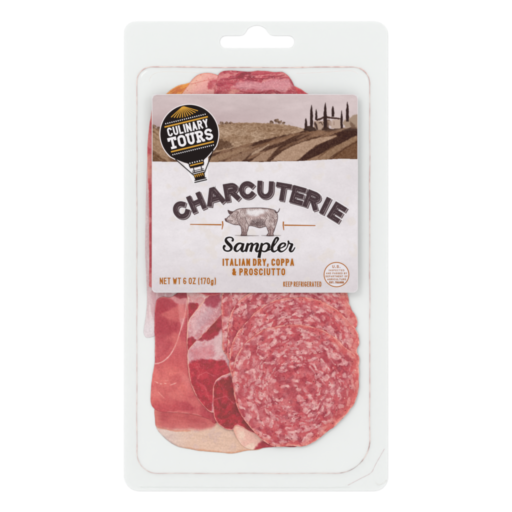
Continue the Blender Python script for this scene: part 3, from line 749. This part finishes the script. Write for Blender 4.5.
# ---- ink drawing tools
class Ink:
    def __init__(s, z): s.V = []; s.F = []; s.C = []; s.z = z; s.n = 0
    def _z(s): s.n += 1; return s.z + s.n * 2.5e-6
    def ribbon(s, pts, w, col, closed=False, cap=0.0):
        P = [np.array(p, float) for p in pts]
        Q = [P[0]]
        for p in P[1:]:
            if np.hypot(*(p - Q[-1])) > 1e-4: Q.append(p)
        P = Q
        if closed and np.hypot(*(P[0] - P[-1])) < 1e-4: P = P[:-1]
        n = len(P)
        if n < 2: return
        W = w if hasattr(w, '__len__') else [w] * n
        if len(W) != n: W = list(np.interp(np.linspace(0, 1, n), np.linspace(0, 1, len(W)), W))
        if closed: P = P + [P[0]]; W = list(W) + [W[0]]; n += 1
        elif cap:
            t = P[0] - P[1]; P[0] = P[0] + t / np.hypot(*t) * cap; t = P[-1] - P[-2]; P[-1] = P[-1] + t / np.hypot(*t) * cap
        base = len(s.V); z = s._z(); c = lin(col)
        for i in range(n):
            if closed: a = P[(i - 1) % (n - 1)]; b_ = P[(i + 1) % (n - 1)]
            else: a = P[max(i - 1, 0)]; b_ = P[min(i + 1, n - 1)]
            t1 = P[i] - a; t2 = b_ - P[i]
            l1 = np.hypot(*t1); l2 = np.hypot(*t2)
            t1 = t1 / l1 if l1 > 1e-9 else t2 / l2; t2 = t2 / l2 if l2 > 1e-9 else t1
            m_ = t1 + t2; lm = np.hypot(*m_)
            if lm < 0.2: m_ = t1; k = 1
            else: m_ = m_ / lm; k = min(1.0 / max(np.dot(m_, t1), 0.35), 1.6)
            nn = np.array([-m_[1], m_[0]]) * W[i] * 0.5 * k
            zz = z + 1.5e-6 * i / n
            for q in (P[i] + nn, P[i] - nn): s.V.append((X(q[0]), Y(q[1]), zz)); s.C.append(c)
        for i in range(n - 1): s.F.append((base + 2 * i, base + 2 * i + 2, base + 2 * i + 3, base + 2 * i + 1))
    def poly(s, pts, col):
        base = len(s.V); z = s._z(); c = lin(col)
        vs = [Vector((X(a), Y(b_), 0)) for a, b_ in pts]
        for v in vs: s.V.append((v.x, v.y, z)); s.C.append(c)
        for f in tessellate_polygon([vs]): s.F.append(tuple(base + i for i in f))
    def disc(s, x, y, r, col, n=14, ry=None):
        ry = ry or r
        s.poly([(x + r * math.cos(2 * math.pi * k / n), y + ry * math.sin(2 * math.pi * k / n)) for k in range(n)], col)
    def build(s, name, parent, lab=None):
        V = np.array(s.V)
        F = []
        for f in s.F:          # all faces look up
            a, b_, c = V[f[0]], V[f[1]], V[f[2]]
            F.append(f if np.cross(b_ - a, c - a)[2] > 0 else tuple(reversed(f)))
        o = mesh_obj(name, V, F, M_ink, parent, cols=np.clip(np.array(s.C) * KP * 1.01 - 0.008, 0.002, 1))
        if lab: o['label'] = lab
        return o

# stroke alphabet in a unit box, y up: (width, strokes)
def arc(cx, cy, rx, ry, a0, a1, n=8):
    return [(cx + rx * math.cos(math.radians(a0 + (a1 - a0) * k / n)), cy + ry * math.sin(math.radians(a0 + (a1 - a0) * k / n))) for k in range(n + 1)]
def glyphs(rv):
    """rv: vertical size of the corner rounding (small = condensed block letters, 0.5 = round)"""
    A = arc; G = {}
    o_ = A(.5, 1 - rv, .5, rv, 180, 0) + A(.5, rv, .5, rv, 0, -180)
    G['O'] = (1, [o_ + [o_[0]]]); G['0'] = (.95, [o_ + [o_[0]]])
    G['C'] = (1, [A(.5, 1 - rv, .5, rv, 12, 180) + A(.5, rv, .5, rv, 180, 348)])
    if rv >= .4: G['C'] = (1, [A(.5, .5, .5, .5, 42, 318, 22)])
    G['G'] = (1, [A(.5, 1 - rv, .5, rv, 14, 180) + A(.5, rv, .5, rv, 180, 360) + [(1, .42), (.65, .42)]])
    G['U'] = (1, [[(0, 1)] + A(.5, max(rv, .3), .5, max(rv, .3), 180, 360, 10) + [(1, 1)]])
    G['A'] = (1.02, [[(0, 0), (.5, 1), (1, 0)], [(.18, .28), (.82, .28)]])
    G['H'] = (1, [[(0, 0), (0, 1)], [(1, 0), (1, 1)], [(0, .5), (1, .5)]])
    G['R'] = (1, [[(0, 0), (0, 1)], [(0, 1)] + A(.55, .76, .42, .24, 90, -90) + [(0, .52)], [(.5, .5), (1, 0)]])
    G['P'] = (.95, [[(0, 0), (0, 1)], [(0, 1)] + A(.55, .74, .45, .26, 90, -90) + [(0, .48)]])
    G['B'] = (1, [[(0, 0), (0, 1)], [(0, 1)] + A(.55, .76, .38, .24, 90, -90) + [(0, .52)], [(.3, .52)] + A(.55, .26, .45, .26, 90, -90) + [(0, 0)]])
    G['D'] = (1, [[(0, 0), (0, 1)], [(0, 1)] + A(.45, .68, .55, .32, 90, 0) + A(.45, .32, .55, .32, 0, -90) + [(0, 0)]])
    G['E'] = (.85, [[(1, 1), (0, 1), (0, 0), (1, 0)], [(0, .52), (.85, .52)]])
    G['F'] = (.8, [[(1, 1), (0, 1), (0, 0)], [(0, .5), (.85, .5)]])
    G['I'] = (.0, [[(0, 0), (0, 1)]])
    G['J'] = (.7, [[(1, 1)] + A(.5, .3, .5, .3, 0, -180)])
    G['K'] = (1, [[(0, 0), (0, 1)], [(1, 1), (.08, .42)], [(.32, .58), (1, 0)]])
    G['L'] = (.8, [[(0, 1), (0, 0), (1, 0)]])
    G['M'] = (1.35, [[(0, 0), (0, 1), (.5, .25), (1, 1), (1, 0)]])
    G['N'] = (1.05, [[(0, 0), (0, 1), (1, 0), (1, 1)]])
    G['S'] = (1, [A(.5, .76, .5, .24, 8, 180) + [(.02, .66), (.14, .57), (.86, .43), (.98, .34)] + A(.5, .24, .5, .24, 0, -172)])
    G['T'] = (1, [[(0, 1), (1, 1)], [(.5, 1), (.5, 0)]])
    G['V'] = (1, [[(0, 1), (.5, 0), (1, 1)]])
    G['W'] = (1.45, [[(0, 1), (.25, 0), (.5, .8), (.75, 0), (1, 1)]])
    G['Y'] = (1, [[(0, 1), (.5, .45), (1, 1)], [(.5, .45), (.5, 0)]])
    G['X'] = (1, [[(0, 1), (1, 0)], [(0, 0), (1, 1)]])
    G['Z'] = (1, [[(0, 1), (1, 1), (0, 0), (1, 0)]])
    G['1'] = (.35, [[(0, .8), (1, 1), (1, 0)]])
    G['7'] = (.9, [[(0, 1), (1, 1), (.35, 0)]])
    G['6'] = (1.0, [A(.5, .8, .5, .2, 30, 180) + [(0, .5)] + A(.5, .26, .5, .26, 180, 520, 16)])
    G['8'] = (.95, [A(.5, .76, .45, .24, 0, 360, 14), A(.5, .26, .5, .26, 0, 360, 14)])
    G['g'] = (.85, [A(.5, .3, .5, .3, 0, 360, 14), [(1, .62), (1, -.1)] + A(.5, -.08, .5, .2, 0, -160)])
    G['('] = (.3, [A(1, .45, 1, .65, 120, 240)])
    G[')'] = (.3, [A(0, .45, 1, .65, 60, -60)])
    G['&'] = (1.1, [[(1, 0), (.18, .68)] + A(.45, .78, .27, .22, 200, 0) + [(.62, .6), (.1, .36)] + A(.42, .22, .38, .22, 160, 290) + [(.9, .3), (1, .46)]])
    G['.'] = (.0, [[(0, -.04), (0, .14)]])
    G[','] = (.0, [[(0, .14), (-.12, -.16)]])
    G["'"] = (.0, [[(0, .8), (0, 1)]])
    return G
G_cond = glyphs(.24); G_round = glyphs(.5)

def text(ink, s, x0, x1, ybase, h, t, col, G=G_cond, gap=0.22, space=0.55, halo=None, hw=0.9, tf=None, unit=None, slab=0.0, skip=()):
    """write s between x0 and x1 (px), cap height h, stroke t; tf maps points (for tilted writing)"""
    tf = tf or (lambda p: p)
    def total(u): return sum((G[c][0] * u + t) if c != ' ' else space * u for c in s) + gap * u * (len(s) - 1)
    lo, hi = 0.1, 60.0
    for _ in range(40):
        m_ = (lo + hi) / 2
        if total(m_) < x1 - x0: lo = m_
        else: hi = m_
    u = lo; x = x0; todo = []
    for c in s:
        if c == ' ': x += space * u + gap * u; continue
        w, st = G[c]
        for q in st:
            pts = [(x + t / 2 + a * (w * u if w > 0 else u), ybase - t / 2 - b_ * (h - t)) for a, b_ in q]
            todo.append(pts)
        if slab and c in 'TOURSILNY':
            pass
        x += w * u + t + gap * u
    split = []
    for p in todo:                      # break the stroke at very sharp corners
        cur = [p[0]]
        for i in range(1, len(p) - 1):
            a, b_ = np.subtract(p[i], p[i - 1]), np.subtract(p[i + 1], p[i])
            cur.append(p[i])
            if np.dot(a, b_) / (np.hypot(*a) * np.hypot(*b_) + 1e-9) < -0.2: split.append(cur); cur = [p[i]]
        cur.append(p[-1]); split.append(cur)
    todo = split
    if halo is not None:
        for p in todo: ink.ribbon([tf(q) for q in p], t + 2 * hw, halo, cap=hw + t * 0.0)
    for p in todo: ink.ribbon([tf(q) for q in p], t, col, cap=t * 0.42 if not (len(p) > 3 and p[0] == p[-1]) else 0)
    return u

# ---- balloon emblem
BL = (35, 24, 27); GOLD = (214, 158, 62); WHT = (240, 236, 238)
bc = (189.4, 134.2); tilt = math.radians(13.5)
def bal(p):      # local, y up  ->  label px
    x_, y_ = p; c, s_ = math.cos(tilt), math.sin(tilt)
    return (bc[0] + x_ * c - y_ * s_, bc[1] - (x_ * s_ + y_ * c))
ink = Ink(ZP + 0.04 * MM)
env = [(29.0 * math.cos(math.radians(a)), 29.3 * math.sin(math.radians(a))) for a in range(-38, 219, 4)]
env = catmull(env + [(-17, -22.8), (-11.5, -26.6), (-7.6, -29), (-6.8, -33.5), (6.8, -33.5), (7.6, -29), (11.5, -26.6), (17, -22.8)], 2, True)
big = [(x_ * 1.032, y_ * 1.032) for x_, y_ in env]
ink.poly([bal((-13.5, -24)), bal((13.5, -24)), bal((7.4, -50)), bal((-7.2, -50))], WHT)
ink.poly([bal(p) for p in big], (236, 226, 226))
ink.poly([bal(p) for p in env], BL)
# rays
for k in range(-5, 6):
    a = k * 0.155
    x1_, y1_ = k * 2.75, 17.6 + 0.12 * k * k
    ink.ribbon([bal((k * 0.14 + 0.2, 28.2)), bal((x1_, y1_))], [0.5, 0.95], GOLD)
def dots(x0, x1, y_, st=2.05, w=0.95):
    n_ = int((x1 - x0) / st)
    for k in range(n_ + 1):
        xx = x0 + k * (x1 - x0) / n_
        ink.ribbon([bal((xx - w / 2, y_)), bal((xx + w / 2, y_))], w * 1.15, WHT)
dots(-20.5, 20, 15.6)
ink.ribbon([bal((-22.5, 12.6)), bal((22, 12.6))], 1.45, GOLD)
ink.ribbon([bal((-22, -13.0)), bal((22, -13.0))], 1.45, GOLD)
dots(-20.8, 20.8, -16.2)
dots(-6.2, 6.2, -28.4, 2.1, 0.95)
ink.ribbon([bal((-6.6, -30.9)), bal((6.6, -30.9))], 1.2, GOLD)
# skirt, ropes, basket
ink.poly([bal(p) for p in ((-7.8, -29), (7.8, -29), (6.6, -33.6), (-7.2, -33.6))], BL)
ink.ribbon([bal((-6.6, -30.9)), bal((6.6, -30.9))], 1.2, GOLD); dots(-6.2, 6.2, -28.6, 2.1, 0.95)
ink.ribbon([bal((-19.5, -21.0)), bal((-5.4, -41))], 0.9, BL); ink.ribbon([bal((19.5, -21.0)), bal((5.8, -41))], 0.9, BL)
for xx in (-3.9, 3.9): ink.ribbon([bal((xx, -33)), bal((xx, -38))], 0.8, BL)
ink.ribbon([bal((-6.0, -36.8)), bal((6.0, -36.8))], 0.6, BL)
ink.ribbon([bal((-6.2, -38.6)), bal((6.2, -38.6))], 1.0, BL)
ink.poly([bal(p) for p in ((-5.6, -40), (5.8, -40), (5.0, -46.3), (-4.8, -46.3))], BL)
for k in range(5):
    xx = -3.9 + k * 1.95
    ink.ribbon([bal((xx - 0.3, -40.9)), bal((xx, -43.6))], [1.3, 0.5], GOLD)
ink.ribbon([bal((-5.8, -46.4)), bal((6.2, -46.4))], 1.0, BL)
ink.ribbon([bal((-6.4, -48.3)), bal((6.6, -48.3))], 1.0, BL)
text(ink, 'CULINARY', -20.8, 20.8, 0, 8.8, 1.6, WHT, gap=0.30, tf=lambda p: bal((p[0], 2.2 - p[1])))
def slabtext(ink, s, x0, x1, yb, h, t, gap, col):
    # block letters with little slab feet
    G = dict(G_cond)
    G['T'] = (1.15, [[(0, .84), (0, 1), (1, 1), (1, .84)], [(.5, 1), (.5, 0)], [(.22, 0), (.78, 0)]])
    G['U'] = (1.1, [[(.12, 1)] + arc(.5, .28, .38, .28, 180, 360, 8) + [(.88, 1)], [(-.06, 1), (.3, 1)], [(.7, 1), (1.06, 1)]])
    G['R'] = (1.1, [[(.15, 0), (.15, 1)], [(-.05, 1), (.15, 1)] + arc(.55, .76, .35, .24, 90, -90) + [(.15, .52)], [(-.05, 0), (.35, 0)], [(.55, .5), (.86, 0), (1.02, 0)]])
    G['S'] = (.95, [arc(.5, .77, .5, .23, 12, 180) + [(.03, .66), (.16, .57), (.84, .43), (.97, .34)] + arc(.5, .23, .5, .23, 0, -168)])
    text(ink, s, x0, x1, 0, h, t, col, G=G, gap=gap, tf=lambda p: bal((p[0], yb - p[1])))
slabtext(ink, 'TOURS', -22.6, 22.6, -10.6, 11.6, 2.3, 0.16, WHT)
ink.build('balloon_emblem', label, 'black round hot air balloon emblem with white lettering and gold bands')

# ---- arched title
ink = Ink(ZP + 0.04 * MM)
TI = (74, 58, 62)
R0 = 152.0; ccx, ccy = 257.2, 189.8 + R0
def on_arc(cx_px, lp, dy=0):
    th = math.asin((cx_px - ccx) / R0); r = R0 - dy
    # local (x right, y up) about the letter centre
    x_, y_ = lp; ox = ccx + r * math.sin(th); oy = ccy - r * math.cos(th)
    return (ox + x_ * math.cos(th) + y_ * math.sin(th), oy + x_ * math.sin(th) - y_ * math.cos(th))
title = [('C', 181.4, 16.4), ('H', 196.4, 15.0), ('A', 214.2, 18.0), ('R', 231.4, 14.6), ('C', 247.4, 16.6), ('U', 265.2, 16.2), ('T', 282.8, 15.6), ('E', 297.8, 13.4), ('R', 312.4, 14.8), ('I', 325.0, 5), ('E', 336.8, 13.2)]
hgt = 17.8; t = 4.75
def letter_strokes(c, w):
    G = G_round; g = G[c]
    st = g[1]
    if c == 'A': st = [[(0, 0), (.43, 1), (.57, 1), (1, 0)], [(.2, .27), (.8, .27)]]
    if c == 'E': st = [[(1, 1), (0, 1), (0, 0), (1, 0)], [(0, .5), (.9, .5)]]
    out = []
    for q in st: out.append([((a - 0.5) * (w - t) if c != 'I' else 0, (b_ - 0.5) * (hgt - t)) for a, b_ in q])
    return out
for layer in range(5):
    for (c, cx_, w) in title:
        for q in letter_strokes(c, w):
            pts = [on_arc(cx_, p) for p in q]
            
            def sh(d): return [(a + d[0], b_ + d[1]) for a, b_ in pts]
            if layer == 0:
                ink.ribbon(sh((0.7, 0.7)), t + 3.4, (236, 231, 233), cap=t / 2 + 1.6)
            elif layer == 1:
                ink.ribbon(sh((1.25, 1.15)), t + 0.5, (92, 76, 79), cap=t / 2 + 0.25)
            elif layer == 2:
                ink.ribbon(sh((0.65, 0.6)), t + 0.15, (160, 146, 149), cap=t / 2 + 0.1)
            elif layer == 3:
                ink.ribbon(pts, t, TI, cap=t / 2)
# worn hatching inside the letters
for (c, cx_, w) in title:
    for q in letter_strokes(c, w):
        for k in range(3):
            off = (0.9 + 0.5 * k) * 1.0
            pts = [on_arc(cx_, (p[0] + off * 0.7, p[1] - off * 0.35)) for p in q]
            L_ = densify(pts, 1.2, False)
            i = rnd.randint(0, 2)
            while i < len(L_) - 2:
                j = i + rnd.randint(1, 4)
                seg = L_[i:j + 1]
                if len(seg) > 1: ink.ribbon(seg, 0.22 + 0.12 * rnd.random(), (118, 100, 103))
                i = j + rnd.randint(1, 3)
ink.build('title_lettering', label, 'dark brown arched block capitals')

# ---- script word
ink = Ink(ZP + 0.04 * MM)
SC = (34, 24, 27)
def sp(pts, w, first=True):
    k = 1 / 12.8; ox = 220 if first else 256
    P = catmull([(ox + a * k, 233 + b_ * k) for a, b_ in pts], 7); return P, w
strokes = [
    sp([(162, 98), (168, 80), (150, 60), (115, 56), (84, 68), (76, 95), (98, 128), (132, 162), (146, 192), (136, 218), (102, 232), (64, 222), (48, 196), (52, 172), (64, 164)], [1.9, 1.3, 1.1, 1.2, 1.6, 2.4, 2.6, 2.4, 1.7, 1.2, 1.2, 1.5, 1.8, 1.9]),
    sp([(292, 148), (262, 132), (224, 144), (196, 182), (192, 214), (214, 234), (246, 216), (278, 172), (298, 138)], [1.4, 1.3, 1.8, 2.3, 2.1, 1.3, .9, .9, 1.2]),
    sp([(300, 134), (286, 180), (278, 218), (294, 236), (318, 222), (336, 190), (352, 140)], [1.8, 2.3, 2.1, 1.3, 0.9, 0.8, 1.3]),
    sp([(358, 132), (346, 180), (330, 238)], [1.9, 2.2, 2.1]),
    sp([(338, 210), (366, 158), (396, 134), (414, 146), (404, 190), (392, 238)], [.8, .9, 1.3, 1.9, 2.2, 2.1]),
    sp([(398, 210), (428, 158), (462, 134), (484, 146), (474, 184), (462, 218), (474, 237), (500, 224), (530, 176)], [.8, .9, 1.3, 1.9, 2.2, 2.1, 1.4, .9, .8]),
    sp([(76, 130), (64, 190), (50, 250), (38, 316)], [1.7, 2.2, 2.4, 2.5], False),
    sp([(64, 196), (92, 150), (130, 132), (160, 146), (166, 176), (148, 214), (116, 236), (84, 232), (66, 212)], [.8, 1.0, 1.4, 2.0, 2.3, 1.9, 1.3, 1.2, .9], False),
    sp([(140, 226), (182, 212), (222, 172), (262, 118), (284, 78), (272, 60), (248, 72), (224, 124), (206, 184), (208, 222), (232, 238), (266, 222), (292, 194)], [.8, .9, .9, 1.0, 1.5, 1.5, 1.3, 2.0, 2.3, 2.1, 1.4, .9, .8], False),
    sp([(284, 200), (330, 188), (368, 164), (374, 140), (350, 130), (316, 146), (292, 184), (294, 218), (320, 238), (358, 226), (396, 186), (418, 120)], [.9, .9, 1.3, 1.5, 1.2, 1.7, 2.3, 2.2, 1.4, .9, .8, 1.2], False),
    sp([(414, 106), (420, 128), (444, 138), (462, 148), (446, 184), (434, 216), (446, 237), (472, 228), (498, 186)], [1.6, 1.3, 1.2, 1.8, 2.2, 2.1, 1.4, 1.1, .9], False)]
for P_, w in strokes: ink.ribbon(P_, [q + 2.7 for q in w], (240, 236, 238), cap=0.9)
for P_, w in strokes: ink.ribbon(P_, [q * 1.32 for q in w], SC, cap=0.25)
ink.disc(220 + 62 / 12.8, 233 + 168 / 12.8, 1.05, SC); ink.disc(220 + 160 / 12.8, 233 + 98 / 12.8, 1.05, SC); ink.disc(256 + 415 / 12.8, 233 + 108 / 12.8, 1.0, SC)
ink.build('script_lettering', label, 'black brush script word below the pig')

# ---- brown small print
BR = (176, 104, 38); HL = (232, 227, 230)
ink = Ink(ZP + 0.04 * MM)
text(ink, 'ITALIAN DRY, COPPA', 222.6, 294.0, 265.9, 7.3, 1.55, BR, halo=HL, hw=0.6, gap=0.42, space=0.35)
text(ink, '& PROSCIUTTO', 232.0, 285.2, 275.4, 7.2, 1.55, BR, halo=HL, hw=0.6, gap=0.42, space=0.45)
ink.build('contents_lettering', label, 'brown capitals naming the three meats')
ink = Ink(ZP + 0.04 * MM)
text(ink, 'NET WT 6 OZ (170g)', 159.8, 216.0, 284.2, 6.6, 1.1, BR, halo=HL, hw=0.5, gap=0.34, space=0.4)
ink.build('weight_lettering', label, 'thin brown lettering in the lower left corner of the label')
ink = Ink(ZP + 0.04 * MM)
text(ink, 'KEEP REFRIGERATED', 283.2, 321.3, 286.7, 5.2, 0.8, BR, halo=HL, hw=0.4, gap=0.36, space=0.3)
ink.build('storage_lettering', label, 'tiny brown capitals left of the round stamp')
# round stamp
ink = Ink(ZP + 0.04 * MM)
scx, scy = 336.4, 274.6
ink.disc(scx, scy, 13.3, (230, 225, 229), 48)
ink.ribbon([(scx + 12.4 * math.cos(2 * math.pi * k / 60), scy + 12.2 * math.sin(2 * math.pi * k / 60)) for k in range(60)], 0.95, BR, closed=True)
text(ink, 'U.S.', 332.2, 340.2, 268.0, 2.9, 0.62, BR, gap=0.5)
text(ink, 'INSPECTED', 328.6, 344.2, 271.2, 1.8, 0.36, (186, 124, 70), gap=0.5)
text(ink, 'AND PASSED BY', 326.0, 347.0, 274.2, 1.8, 0.36, (186, 124, 70), gap=0.5, space=0.5)
text(ink, 'DEPARTMENT OF', 325.6, 347.4, 277.2, 1.8, 0.34, (190, 130, 80), gap=0.5, space=0.5)
text(ink, 'AGRICULTURE', 327.2, 346.0, 280.2, 1.8, 0.36, (186, 124, 70), gap=0.5)
text(ink, 'EST. 7HA00B', 329.2, 343.8, 283.4, 2.1, 0.5, BR, gap=0.45, space=0.2)
ink.build('inspection_stamp', label, 'brown round inspection stamp')
# rules either side of the pig
ink = Ink(ZP + 0.04 * MM)
ink.ribbon([(190.2, 224.4), (221.6, 224.8)], [0.8, 1.3], BR); ink.ribbon([(222.5, 221.2), (222.9, 225), (222.0, 229.4)], [1.3, 1.2, 0.7], BR)
ink.build('rule_ornament', label)
ink = Ink(ZP + 0.04 * MM)
ink.ribbon([(284.2, 225.2), (315.4, 225.6)], [1.3, 0.9], BR); ink.ribbon([(283.4, 221.6), (283.2, 225.4), (283.8, 230.2)], [1.3, 1.2, 0.8], BR)
ink.build('rule_ornament', label)

# ---- pig engraving
def pz(pts): return [(220 + a / 8, 202 + b_ / 8) for a, b_ in pts]
pig = catmull(pz([(40, 134), (46, 152), (66, 162), (92, 174), (120, 182), (150, 184), (166, 196), (172, 225), (174, 250), (170, 268), (212, 268), (214, 246), (224, 220), (232, 192), (270, 194), (318, 207), (366, 196),
              (378, 216), (388, 246), (374, 270), (426, 270), (424, 252), (434, 226), (446, 190), (458, 150), (461, 110), (450, 78), (428, 62), (380, 52), (320, 48), (240, 48), (170, 52), (132, 62), (108, 76), (84, 74), (64, 66), (72, 90), (82, 102), (66, 118), (52, 132)]), 4, True)
def pig_paint(x, y):
    u = (x - 220) * 8; v = (y - 202) * 8
    col = mixc((166, 144, 141), (200, 182, 179), sst(0.3, 0.7, fbm(x, y, 4, 601, 3)))
    hi = sst(16, -10, sdf(u, v, [(215, 68), (330, 62), (375, 70), (350, 90), (310, 110), (260, 122), (215, 95)]) + (fbm(x, y, 1.4, 602, 2) - .5) * 10)
    col = mixc(col, (234, 228, 229), hi * 0.92)
    dk = sst(14, -12, sdf(u, v, [(250, 148), (300, 135), (350, 138), (358, 185), (320, 200), (270, 190), (236, 180)]) + (fbm(x, y, 1.6, 603, 2) - .5) * 24)
    col = mixc(col, (122, 104, 104), dk * 0.8)
    pk = sst(14, -12, sdf(u, v, [(225, 105), (300, 115), (360, 80), (350, 100), (320, 130), (240, 140)]) + (fbm(x, y, 2, 613, 2) - .5) * 20)
    col = mixc(col, (164, 132, 128), pk * 0.5)
    ed = sst(-9, -1, sdf(u, v, [((a - 220) * 8, (b_ - 202) * 8) for a, b_ in pig]))
    col = mixc(col, (128, 104, 104), ed * 0.55)
    legs = sst(198, 222, v)
    col = mixc(col, (140, 112, 110), legs * 0.5)
    hatch = np.sin((u * 0.8 + v * 0.55) * 0.55 + 5 * fbm(x, y, 3, 604, 2))
    col = col + (hatch * 15)[:, None] * (1 - hi * 0.8)[:, None]
    n_ = fbm(x, y, 0.9, 605, 2) - 0.5
    return col + n_[:, None] * 60 * (1 - hi * 0.7)[:, None]
raster('pig_engraving', pig, 0.22, pig_paint, ZP + 0.04 * MM, label)
ink = Ink(ZP + 0.06 * MM)
PK = (84, 64, 66)
ink.ribbon(pig, [0.5, 0.7, 0.4, 0.6, 0.45] * 6, PK, closed=True)
ink.ribbon(catmull(pz([(438, 70), (444, 84), (458, 84), (470, 72), (478, 52)]), 4), [0.9, 1.0, 0.7], PK)
ink.poly(pz([(62, 65), (84, 72), (108, 78), (100, 92), (82, 98), (72, 88)]), (98, 76, 76))
ink.poly(pz([(38, 132), (48, 130), (56, 146), (50, 154), (42, 146)]), (98, 72, 72))
ink.disc(220 + 96 / 8, 202 + 112 / 8, 0.5, (50, 36, 38))
ink.ribbon(catmull(pz([(52, 150), (76, 152), (100, 150)]), 4), 0.45, PK)
for q, w in (([(150, 80), (135, 110), (142, 150), (166, 190)], 0.45), ([(170, 62), (158, 96), (164, 130)], 0.35), ([(200, 120), (214, 160), (230, 190)], 0.5), ([(182, 200), (186, 235), (184, 264)], 0.5), ([(204, 195), (204, 225), (200, 260)], 0.4),
             ([(376, 130), (356, 160), (364, 192)], 0.5), ([(400, 214), (404, 240), (396, 266)], 0.6), ([(420, 120), (438, 150), (430, 190)], 0.4), ([(384, 100), (400, 130), (396, 160)], 0.3), ([(240, 176), (290, 186), (350, 182)], 0.5), ([(246, 166), (290, 176), (352, 170)], 0.35), ([(256, 156), (300, 164), (350, 158)], 0.35)):
    ink.ribbon(catmull(pz(q), 4), w, (104, 82, 82))
for k in range(90):
    u_ = rnd.uniform(120, 450); v_ = rnd.uniform(60, 200)
    if 205 < u_ < 350 and v_ < 125: continue
    if u_ < 150 and v_ > 175: continue
    if u_ > 440 and (v_ < 90 or v_ > 160): continue
    if 232 < u_ < 370 and v_ > 190: continue
    if u_ > 400 and v_ < 74: continue
    l_ = rnd.uniform(5, 12)
    ink.ribbon(pz([(u_, v_), (u_ + l_ * 0.5, v_ + l_)]), 0.26, rnd.choice([(120, 96, 96), (150, 120, 118), (232, 222, 222)]))
ink.poly(pz([(166, 264), (214, 264), (216, 272), (164, 272)]), (82, 62, 62)); ink.poly(pz([(372, 266), (428, 266), (428, 273), (370, 273)]), (82, 62, 62))
ink.ribbon(pz([(118, 267), (200, 270), (312, 269)]), [0.2, 0.6, 0.2], (96, 76, 76)); ink.ribbon(pz([(330, 268), (400, 270), (488, 268)]), [0.2, 0.6, 0.2], (96, 76, 76))
ink.build('pig_outline', label)

# ------------------------------------------------------------------ light
w = bpy.data.worlds.new('World'); scene.world = w; w.use_nodes = True
bg = w.node_tree.nodes['Background']; bg.inputs[0].default_value = (1.0, 1.0, 1.0, 1); bg.inputs[1].default_value = 1.05
def area(name, loc, size, power):
    ld = bpy.data.lights.new(name, 'AREA'); ld.shape = 'SQUARE'; ld.size = size; ld.energy = power
    lo = bpy.data.objects.new(name, ld); COL.objects.link(lo); lo.location = loc
    lo.rotation_euler = (-Vector(loc)).to_track_quat('-Z', 'Y').to_euler()
    return lo
area('softbox', (-0.8, 0.9, 1.8), 0.7, 8)
area('softbox', (1.3, 0.5, 1.6), 0.5, 3)

cam = bpy.data.cameras.new('camera'); co = bpy.data.objects.new('camera', cam); COL.objects.link(co)
DIST = 2.5
co.location = (0, 0, DIST); cam.sensor_width = 36; cam.lens = 36 * (DIST - 0.003) / (512 * PX); cam.clip_start = 0.1; cam.clip_end = 50
scene.camera = co
scene.render.engine = 'CYCLES'
scene.cycles.transparent_max_bounces = 32; scene.cycles.max_bounces = 8
scene.view_settings.view_transform = 'Standard'; scene.view_settings.look = 'None'; scene.view_settings.gamma = 1.0; scene.view_settings.exposure = 0.0
